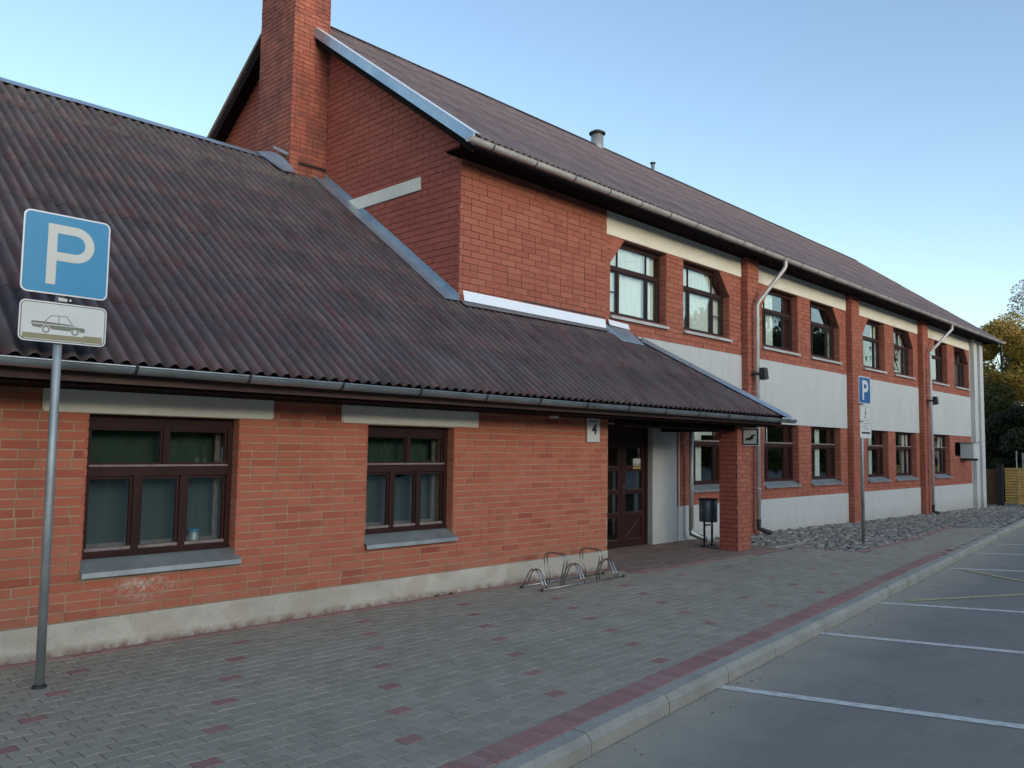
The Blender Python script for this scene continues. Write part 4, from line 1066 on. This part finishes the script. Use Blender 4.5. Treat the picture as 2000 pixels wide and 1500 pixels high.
# ================================================================== SIGNS
def rr(x0, x1, z0, z1, r, n=6):
    p = []
    for cx, cz, a0 in ((x1-r, z1-r, 0), (x0+r, z1-r, 90), (x0+r, z0+r, 180), (x1-r, z0+r, 270)):
        for i in range(n+1): t = radians(a0+90*i/n); p.append((cx+r*cos(t), cz+r*sin(t)))
    return p[::-1]
def XZ(u, v, t): return (u, t, v)
def letterP(x0, x1, z0, z1, s, y, par, mat):
    """stem and bowl of a road-sign P"""
    h = z1-z0; bh = h*.60; ro = bh/2; cx = x1-ro; cz = z1-ro
    o_ = [(x0+s*.9, z1)]+[(cx+ro*cos(t), cz+ro*sin(t)) for t in [radians(90-180*i/14) for i in range(15)]]+[(x0+s*.9, z1-bh)]
    i_ = [(x0+s*.9, z1-s)]+[(cx+(ro-s)*cos(t), cz+(ro-s)*sin(t)) for t in [radians(90-180*i/14) for i in range(15)]]+[(x0+s*.9, z1-bh+s)]
    mb = MB(); mb.box(x0, x0+s, y-.0015, y, z0, z1)
    n = len(o_); v = [(u, y-.0014, w_) for u, w_ in o_]+[(u, y-.0014, w_) for u, w_ in i_]
    mb.add(v, [(i, n+i, n+i+1, i+1) for i in range(n-1)]); return ob('letter', mb, mat, par)
SY = 6.28
t = thing('parking_sign', (1.95, 6.33, 0), 'tall parking sign at the left with a blue P plate above a white car plate', 'sign', None)
mb = MB(); mb.tube([(1.95, 6.33, -.02), (1.945, 6.33, 1.2), (1.94, 6.33, 3.2)], .0295, 16); ob('pole', mb, M['galv'], t, smooth=True)
mb = MB(); lathe(mb, [(.05, -.005), (.045, .012), (.03, .02)], 1.95, 6.33, 0, 14); ob('pole_collar', mb, M['dark'], t)
mb = MB(); mb.poly(rr(1.67, 2.24, 2.715, 3.29, .045), XZ, SY, SY+.004); pl = ob('parking_plate', mb, M['signedge'], t)
mb = MB(); mb.poly(rr(1.68, 2.23, 2.725, 3.28, .037), XZ, SY-.0012, SY+.001); ob('plate_face', mb, M['blue'], pl)
letterP(1.826, 2.135, 2.785, 3.215, .062, SY-.0013, pl, M['signp'])
mb = MB(); mb.poly(rr(1.675, 2.245, 2.375, 2.66, .04), XZ, SY, SY+.004); pc = ob('car_plate', mb, M['signedge'], t)
mb = MB(); mb.poly(rr(1.683, 2.237, 2.383, 2.652, .034), XZ, SY-.001, SY+.001); ob('plate_rim', mb, M['inkg'], pc)
mb = MB(); mb.poly(rr(1.69, 2.23, 2.39, 2.645, .030), XZ, SY-.002, SY+.001); ob('plate_face', mb, M['signw'], pc)
def U(u): return 1.675+u*.57
def V(v): return 2.66-v*.285
mb = MB(); yy = SY-.003
gp = [(.045, .93), (.955, .93), (.955, .765), (.73, .765), (.73, .80), (.045, .80)]
mb.poly([(U(a), V(c_)) for a, c_ in gp][::-1], XZ, yy, yy+.0009); ob('painted_ground', mb, M['olive'], pc)
mb = MB()
body = [(.14, .50), (.30, .50), (.55, .52), (.72, .57), (.745, .60), (.745, .685), (.69, .685), (.66, .62), (.60, .62), (.57, .685), (.36, .675), (.33, .60), (.27, .60), (.24, .665), (.15, .64), (.135, .56)]
mb.poly([(U(a), V(c_)) for a, c_ in body], XZ, yy, yy+.0009)
def stroke(pts, w_):
    for (a, b_), (c_, d_) in zip(pts, pts[1:]):
        p, q = Vector((U(a), V(b_))), Vector((U(c_), V(d_))); d = (q-p).normalized(); n = Vector((-d.y, d.x))*w_/2
        mb.poly([tuple(p-n), tuple(p+n), tuple(q+n), tuple(q-n)], XZ, yy-.0002, yy+.0007)
stroke([(.28, .51), (.35, .34), (.53, .33), (.60, .53)], .005); stroke([(.44, .34), (.44, .51)], .005)
for cx_ in (.30, .63):
    for i in range(14):
        t0, t1 = 2*pi*i/14, 2*pi*(i+1)/14; cx, cz = U(cx_), V(.69)
        mb.add([(cx+r_*cos(t_), yy-.0004, cz+r_*sin(t_)) for t_ in (t0, t1) for r_ in (.016, .025)], [(0, 1, 3, 2)])
ob('car_pictogram', mb, M['inkg'], pc)
mb = MB(); mb.box(U(.14)+.005, U(.74), yy-.0008, yy-.0003, V(.575), V(.555)); ob('car_trim', mb, M['signw'], pc)
for z_ in (2.78, 3.2, 2.45, 2.685):
    mb = MB(); mb.box(1.915, 1.975, SY+.004, 6.36, z_-.012, z_+.012); mb.box(1.985, 2.0, SY-.004 if z_ == 2.685 else SY+.004, SY+.03, z_-.008, z_+.008); ob('clamp', mb, M['chrome'], t)

t = thing('parking_sign', (15.79, 5.97, 0), 'far narrow-looking parking sign on the stones with two white plates below the blue P', 'sign')
mb = MB(); mb.tube([(15.79, 5.97, gz(15.8, 6)-.05), (15.79, 5.97, 3.1)], .03, 12); ob('pole', mb, M['galv'], t, smooth=True)
fy = 5.935
mb = MB(); mb.poly(rr(15.59, 16.17, 2.60, 3.12, .04), XZ, fy, fy+.004); pl = ob('parking_plate', mb, M['signedge'], t)
mb = MB(); mb.poly(rr(15.61, 16.15, 2.62, 3.10, .035), XZ, fy-.002, fy+.001); ob('plate_face', mb, simple('deep_sign_blue', (.01, .11, .30), .4, bs=0), pl)
letterP(15.76, 16.04, 2.675, 3.045, .07, fy-.0035, pl, M['signw'])
for z0_, z1_ in ((2.27, 2.575), (1.95, 2.255)):
    mb = MB(); mb.poly(rr(15.63, 16.18, z0_, z1_, .03), XZ, fy, fy+.004); pl = ob('text_plate', mb, M['signw'], t)
    mb = MB(); x0, x1, zz0, zz1 = 15.65, 16.16, z0_+.02, z1_-.02; w_ = .008
    if z0_ > 2.2:
        for a in ((x0, x1, zz1-w_, zz1), (x0, x1, zz0, zz0+w_), (x0, x0+w_, zz0, zz1), (x1-w_, x1, zz0, zz1)): mb.box(a[0], a[1], fy-.002, fy, a[2], a[3])
        lathe(mb, [(0, 0)], 0, 0, 0, 3) if False else None
        mb.box(15.885, 15.925, fy-.002, fy, z1_-.09, z1_-.055); mb.box(15.875, 15.94, fy-.002, fy, z0_+.12, z0_+.19); mb.box(15.83, 15.85, fy-.002, fy, z0_+.07, z0_+.11); mb.box(15.86, 15.97, fy-.002, fy, z0_+.065, z0_+.085)
    else:
        for a in ((x0+.02, x1, zz1-w_, zz1), (x1-w_, x1, z0_+.16, zz1), (x0+.02, x0+.02+w_, z0_+.16, zz1)): mb.box(a[0], a[1], fy-.002, fy, a[2], a[3])
        for k in range(4): mb.box(15.76, 16.05-.03*k, fy-.002, fy, z0_+.165+k*.025, z0_+.172+k*.025)
    ob('printed_marks', mb, M['inkg'], pl)
    if z0_ < 2.2: mb = MB(); mb.box(15.70, 16.12, fy-.003, fy, z0_+.085, z0_+.118); ob('dark_bar', mb, M['black'], pl)
mb = MB(); mb.box(15.755, 15.825, fy+.005, 6.0, 2.255, 2.28); mb.box(15.755, 15.825, fy+.005, 6.0, 2.575, 2.60); ob('clamp', mb, M['dark'], t)

# house number plate
t = thing('number_plate', (9.08, 7.13, 1.97), 'white house number plate with a black 4 on the annex corner', 'sign')
mb = MB(); mb.box(8.945, 9.225, 7.118, 7.135, 1.775, 2.10); pl = ob('plate', mb, M['signw'], t)
def text(body, size, loc, mat, par, rot=(pi/2, 0, 0), ext=.0008, sx=1.):
    cu = bpy.data.curves.new('digit', 'FONT'); cu.body = body; cu.size = size; cu.extrude = ext; cu.offset = .0045; cu.align_x = 'CENTER'; cu.align_y = 'CENTER'
    tmp = bpy.data.objects.new('digit', cu); me = bpy.data.meshes.new_from_object(tmp); bpy.data.objects.remove(tmp); bpy.data.curves.remove(cu)
    me.materials.clear(); me.materials.append(mat)
    o = inst('digit', me, par, loc, rot=rot, scale=(sx, 1, 1)); return o
text('4', .20, (9.10, 7.1165, 1.945), M['black'], pl, sx=1.05, ext=.0012)
mb = MB()
for k in range(9): mb.box(8.975+k*.024, 8.992+k*.024, 7.1165, 7.118, 2.056, 2.074)
ob('street_name', mb, M['black'], pl)
# framed swimmer sign on the porch pillar
t = thing('swimming_pool_sign', (12.8, 6.7, 1.9), 'small square swimmer pictogram sign in a black frame on the porch pillar', 'sign')
mb = MB(); mb.box(12.80, 12.812, 6.53, 6.852, 1.765, 2.068); ob('frame_plate', mb, M['signw'], t)
YZ = lambda u, v, t_: (t_, u, v)
mb = MB(); x_ = 12.797
for a in ((6.545, 6.84, 2.033, 2.055), (6.545, 6.84, 1.78, 1.802), (6.545, 6.57, 1.802, 2.033), (6.815, 6.84, 1.802, 2.033)): mb.box(x_, x_+.003, a[0], a[1], a[2], a[3])
ob('border', mb, M['black'], t)
sw = [(6.78, 1.865), (6.75, 1.90), (6.70, 1.905), (6.665, 1.945), (6.61, 1.96), (6.60, 1.935), (6.63, 1.925), (6.645, 1.90), (6.61, 1.885), (6.67, 1.87), (6.70, 1.85), (6.74, 1.865), (6.76, 1.85)]
mb = MB(); mb.poly(sw, YZ, x_-.001, x_+.003); ob('swimmer', mb, M['black'], t)
mb = MB(); mb.box(12.798, 12.83, 6.79, 6.86, 2.068, 2.075); ob('hook', mb, M['dark'], t)

# ================================================================== BIKE RACK
t = thing('bicycle_rack', (8.1, 6.66, 0), 'low steel bicycle rack with double hoops beside the annex corner', 'bicycle rack')
for y_ in (6.50, 6.83):
    mb = MB(); mb.tube([(7.34, y_, .02), (8.95, y_, .02)], .0095, 8); ob('base_rail', mb, M['chrome'], t, smooth=True)
for x_, h in ((7.40, .235), (7.77, .40), (8.12, .235), (8.47, .40), (8.80, .235)):
    for dx in (-.028, .028):
        mb = MB(); xx = x_+dx
        if h < .3: pts = [(6.50, .02), (6.53, .09), (6.585, .19), (6.62, .228), (6.665, .236), (6.71, .228), (6.745, .19), (6.80, .09), (6.83, .02)]
        else: pts = [(6.545, .02), (6.555, .10), (6.515, .24), (6.50, .33), (6.52, .375), (6.56, .395), (6.665, .398), (6.77, .395), (6.81, .375), (6.83, .33), (6.815, .24), (6.775, .10), (6.785, .02)]
        mb.tube([(xx, a, c_) for a, c_ in pts], .0085, 8); ob('hoop', mb, M['chrome'], t, smooth=True)
for x_, y_ in ((7.34, 6.50), (7.34, 6.83), (8.95, 6.5), (8.95, 6.83)):
    mb = MB(); lathe(mb, [(0, .036), (.016, .034), (.018, .0)], x_, y_, 0, 10); ob('foot', mb, M['dark'], t)

# bin
t = thing('litter_bin', (12.99, 7.60, 0), 'dark blue-grey cylindrical litter bin on two posts behind the porch pillar', 'litter bin')
mb = MB(); cx, cy = 12.98, 7.60
lathe(mb, [(.0, .425), (.155, .425), (.158, .44), (.158, .80), (.152, .815), (.146, .80), (.146, .45), (0, .45)], cx, cy, 0, 28); ob('container', mb, M['bin'], t, smooth=True)
mb = MB(); lathe(mb, [(.158, .79), (.166, .795), (.166, .825), (.158, .83)], cx, cy, 0, 28); ob('rim', mb, M['dark'], t)
for dx in (-.13, .13):
    mb = MB(); mb.box(cx+dx-.014, cx+dx+.014, cy-.014, cy+.014, 0, .60); mb.box(cx+dx-.07, cx+dx+.07, cy-.05, cy+.05, 0, .012); ob('post', mb, M['dark'], t)
mb = MB(); mb.box(cx-.115, cx+.115, cy-.012, cy+.012, .35, .38); ob('crossbar', mb, M['galv'], t)

# ================================================================== FENCE
fx = 35.0; zb = -.22
t = thing('wooden_fence', (fx, 7, zb), 'ochre wooden fence of horizontal boards beyond the far end of the building', 'fence')
yq = 8.0
for pnl in range(3):
    ya, yb = yq-.98*pnl-.94, yq-.98*pnl
    for k in range(13):
        z_ = zb+.08+k*.102; mb = MB(); mb.box(fx-.015, fx+.01, ya, yb, z_, z_+.082); ob('board', mb, M['fence'], t)
    for y_ in ((ya+yb)/2,): mb = MB(); mb.box(fx-.035, fx-.016, y_-.05, y_+.05, zb+.06, zb+1.40); ob('batten', mb, M['fence'], t)
    mb = MB(); mb.box(fx+.012, fx+.07, ya-.05, ya+.01, zb-.1, zb+1.42); ob('post', mb, M['fence'], t)
t = thing('gate_post', (fx-.1, 8.2, zb), 'dark thick gate post between the white wall corner and the wooden fence', 'post')
mb = MB(); mb.box(fx-.12, fx+.06, 8.06, 8.24, zb-.1, zb+1.48); ob('shaft', mb, M['post'], t); mb = MB(); mb.box(fx-.14, fx+.08, 8.04, 8.26, zb+1.482, zb+1.51); ob('post_cap', mb, M['post'], t)
t = thing('wooden_gate', (fx+.5, 8.8, zb), 'narrow brown board gate between the white wall corner and the dark post', 'gate')
for k in range(7): mb = MB(); mb.box(fx+.1, fx+.13, 8.26+k*.12, 8.37+k*.12, zb, zb+1.33); ob('board', mb, simple('brown_gate_board', (.16, .085, .035), .85) if k == 0 else bpy.data.materials['brown_gate_board'], t)
for x_, y_, h, lab in ((36.5, 7.93, 2.05, 'thin pale metal post behind the fence, nearer the building'), (36.5, 7.72, 1.98, 'thin pale metal post behind the fence, at the photo edge')):
    mb = MB(); mb.tube([(x_, y_, -.4), (x_, y_, h-.25)], .022, 8); o = ob('metal_post', mb, M['galv'], None, origin=(x_, y_, -.4), label=lab, category='post', group='thin pale posts behind the fence')

# ================================================================== TREES
def leaves(mb, clumps, n, s0, s1):
    for _ in range(n):
        c, r = random.choice(clumps); 
        while True:
            v = Vector((random.uniform(-1, 1), random.uniform(-1, 1), random.uniform(-1, 1)))
            if v.length < 1: break
        v = v.normalized()*(v.length**.45); p = Vector(c)+Vector((v.x*r[0], v.y*r[1], v.z*r[2]))
        a = Vector((random.uniform(-1, 1), random.uniform(-1, 1), random.uniform(-1, 1))).normalized(); b_ = a.orthogonal().normalized(); s_ = random.uniform(s0, s1)
        mb.add([p-a*s_, p-b_*s_*.45, p+a*s_, p+b_*s_*.45], [(0, 1, 2, 3)], random.random())
def tree(nm, base, h, spread, lab, cat, mat, nl, ls, clumpn, lean=(0, 0), zlo=.3, twigs=None, group=None, rt=.16):
    t = thing(nm, base, lab, cat, group); B = Vector(base); mb = MB()
    tip = B+Vector((lean[0], lean[1], h*.92)); pts = [B+(tip-B)*(i/5)+Vector((random.uniform(-.1, .1), random.uniform(-.1, .1), 0)) for i in range(6)]
    mb.tube(pts, [rt*(1-.85*i/5) for i in range(6)], 8); cl = []
    for k in range(clumpn):
        f_ = zlo+(1-zlo)*(k+random.random())/clumpn; an = random.uniform(0, 2*pi)
        wdt = spread*(1-.75*((f_-zlo)/(1-zlo))**1.3)*random.uniform(.55, 1.)
        st_ = B+(tip-B)*max(.15, f_-.18); e = B+(tip-B)*f_+Vector((cos(an)*wdt, sin(an)*wdt, random.uniform(-.2, .3)))
        md = (st_+e)/2+Vector((0, 0, .15)); mb.tube([st_, md, e], [rt*.35*(1-f_*.6), rt*.2*(1-f_*.6), .012], 5, cap=False)
        r = random.uniform(.45, .9)*spread*.42; cl.append((tuple(e), (r, r, r*.8)))
        if twigs:
            for _ in range(twigs):
                d = Vector((random.uniform(-1, 1), random.uniform(-1, 1), random.uniform(-.2, 1.2))).normalized()*random.uniform(.4, 1.1); mb.tube([e, e+d*.5+Vector((0, 0, .05)), e+d], [.014, .009, .005], 3, cap=False)
    ob('trunk', mb, M['bark'], t)
    mb = MB(); leaves(mb, cl, nl, *ls); ob('crown', mb, M[mat], t, attr=True)
    return t
tree('grey_twig_tree', (49, 9.2, -.4), 11.2, 3.4, 'tall half-bare greyish tree rising above the others at the right edge', 'tree', 'leaft', 26000, (.035, .09), 40, twigs=9, zlo=.25)
tree('yellow_leaf_tree', (45.5, 10.4, -.4), 9.0, 3.1, 'yellow and orange leafed tree behind the far end of the building', 'tree', 'leafy', 34000, (.06, .12), 40, zlo=.15)
tree('olive_bush', (43.5, 11.0, -.4), 6.0, 2.6, 'olive green shrub in front of the yellow tree', 'shrub', 'leafg', 26000, (.06, .12), 30, zlo=.08, rt=.08)
tree('dark_bush', (41, 9.0, -.4), 3.9, 2.3, 'dark dense bush directly behind the wooden fence', 'shrub', 'leafd', 26000, (.06, .13), 32, zlo=.03, rt=.07)
tree('dark_evergreen', (42, 7.2, -.4), 6.2, 2.6, 'dark evergreen tree behind the fence at the right edge of the photo', 'tree', 'leafd', 26000, (.06, .14), 32, zlo=.06, rt=.12)
# the wooded far side of the lot (reflected in the windows)
mb = MB(); cl = []
for k in range(330):
    x = random.uniform(-40, 130); hgt = 6.5+max(0, min(1, (x-52)/25))*9.5; cl.append(((x, -30+random.uniform(-4, 4), random.uniform(1, hgt)), (3.2, 2.5, 2.6)))
leaves(mb, cl, 60000, .35, .8)
for k in range(40):
    x = -30+k*4; mb.tube([(x, -30, -.3), (x+.3, -30, 7)], [.25, .1], 5)
ob('far_tree_line', mb, M['leafd'], attr=True, kind='stuff')
mb = MB(); cl = []
for k in range(150):
    t_ = random.random(); cl.append(((72+random.uniform(-3, 3)+t_*10, -28+t_*75, random.uniform(.5, 6.2)), (2.6, 2.8, 2.2)))
leaves(mb, cl, 26000, .2, .5); ob('distant_woods', mb, M['leafg'], attr=True, kind='stuff')
# grit and leaf scraps along the kerb and on the paving
mb = MB()
for _ in range(260):
    x = random.uniform(1.5, 20); q = random.random()
    if q < .6: y = kerb_y(x)-abs(random.gauss(0, .16))-.01; z0 = -.1245
    elif q < .8: y = kerb_y(x)-random.uniform(.1, 3); z0 = -.1245
    else: y = random.uniform(kerb_y(x)+.3, 6.9); z0 = .002
    if y > stone_edge(x)-.1: continue
    a = random.uniform(0, 6.28); l = random.uniform(.004, .016); w_ = l*random.uniform(.3, .8)
    mb.add([(x+cos(a)*l, y+sin(a)*l, z0), (x-sin(a)*w_, y+cos(a)*w_, z0+.006), (x-cos(a)*l, y-sin(a)*l, z0+.002), (x+sin(a)*w_, y-cos(a)*w_, z0+.005)], [(0, 1, 2, 3)], random.random())
ob('leaf_litter', mb, leafmat('dry_litter', (.05, .035, .02), (.22, .16, .09)), attr=True, kind='stuff')
# small weeds at the plinth foot
for i, (x_, y_) in enumerate(((6.22, 7.10), (6.42, 7.10))):
    mb = MB()
    for _ in range(26):
        a = random.uniform(0, 2*pi); l = random.uniform(.02, .05); d = Vector((cos(a)*.6, -abs(sin(a))*.5, .8)).normalized()*l; p = Vector((x_+random.uniform(-.03, .03), y_-.01, .0)); n_ = Vector((-sin(a), cos(a), 0))*.006
        mb.add([p-n_, p+n_, p+d], [(0, 1, 2)], random.random())
    ob('weed', mb, M['leafg'], None, origin=(x_, y_, 0), attr=True, label=('tiny weed at the plinth foot, left of its pair' if i == 0 else 'tiny weed at the plinth foot, right of its pair'), category='plant', group='weeds at the annex plinth')

# housekeeping: drop helper property
for o in bpy.data.objects:
    if '_o' in o: del o['_o']
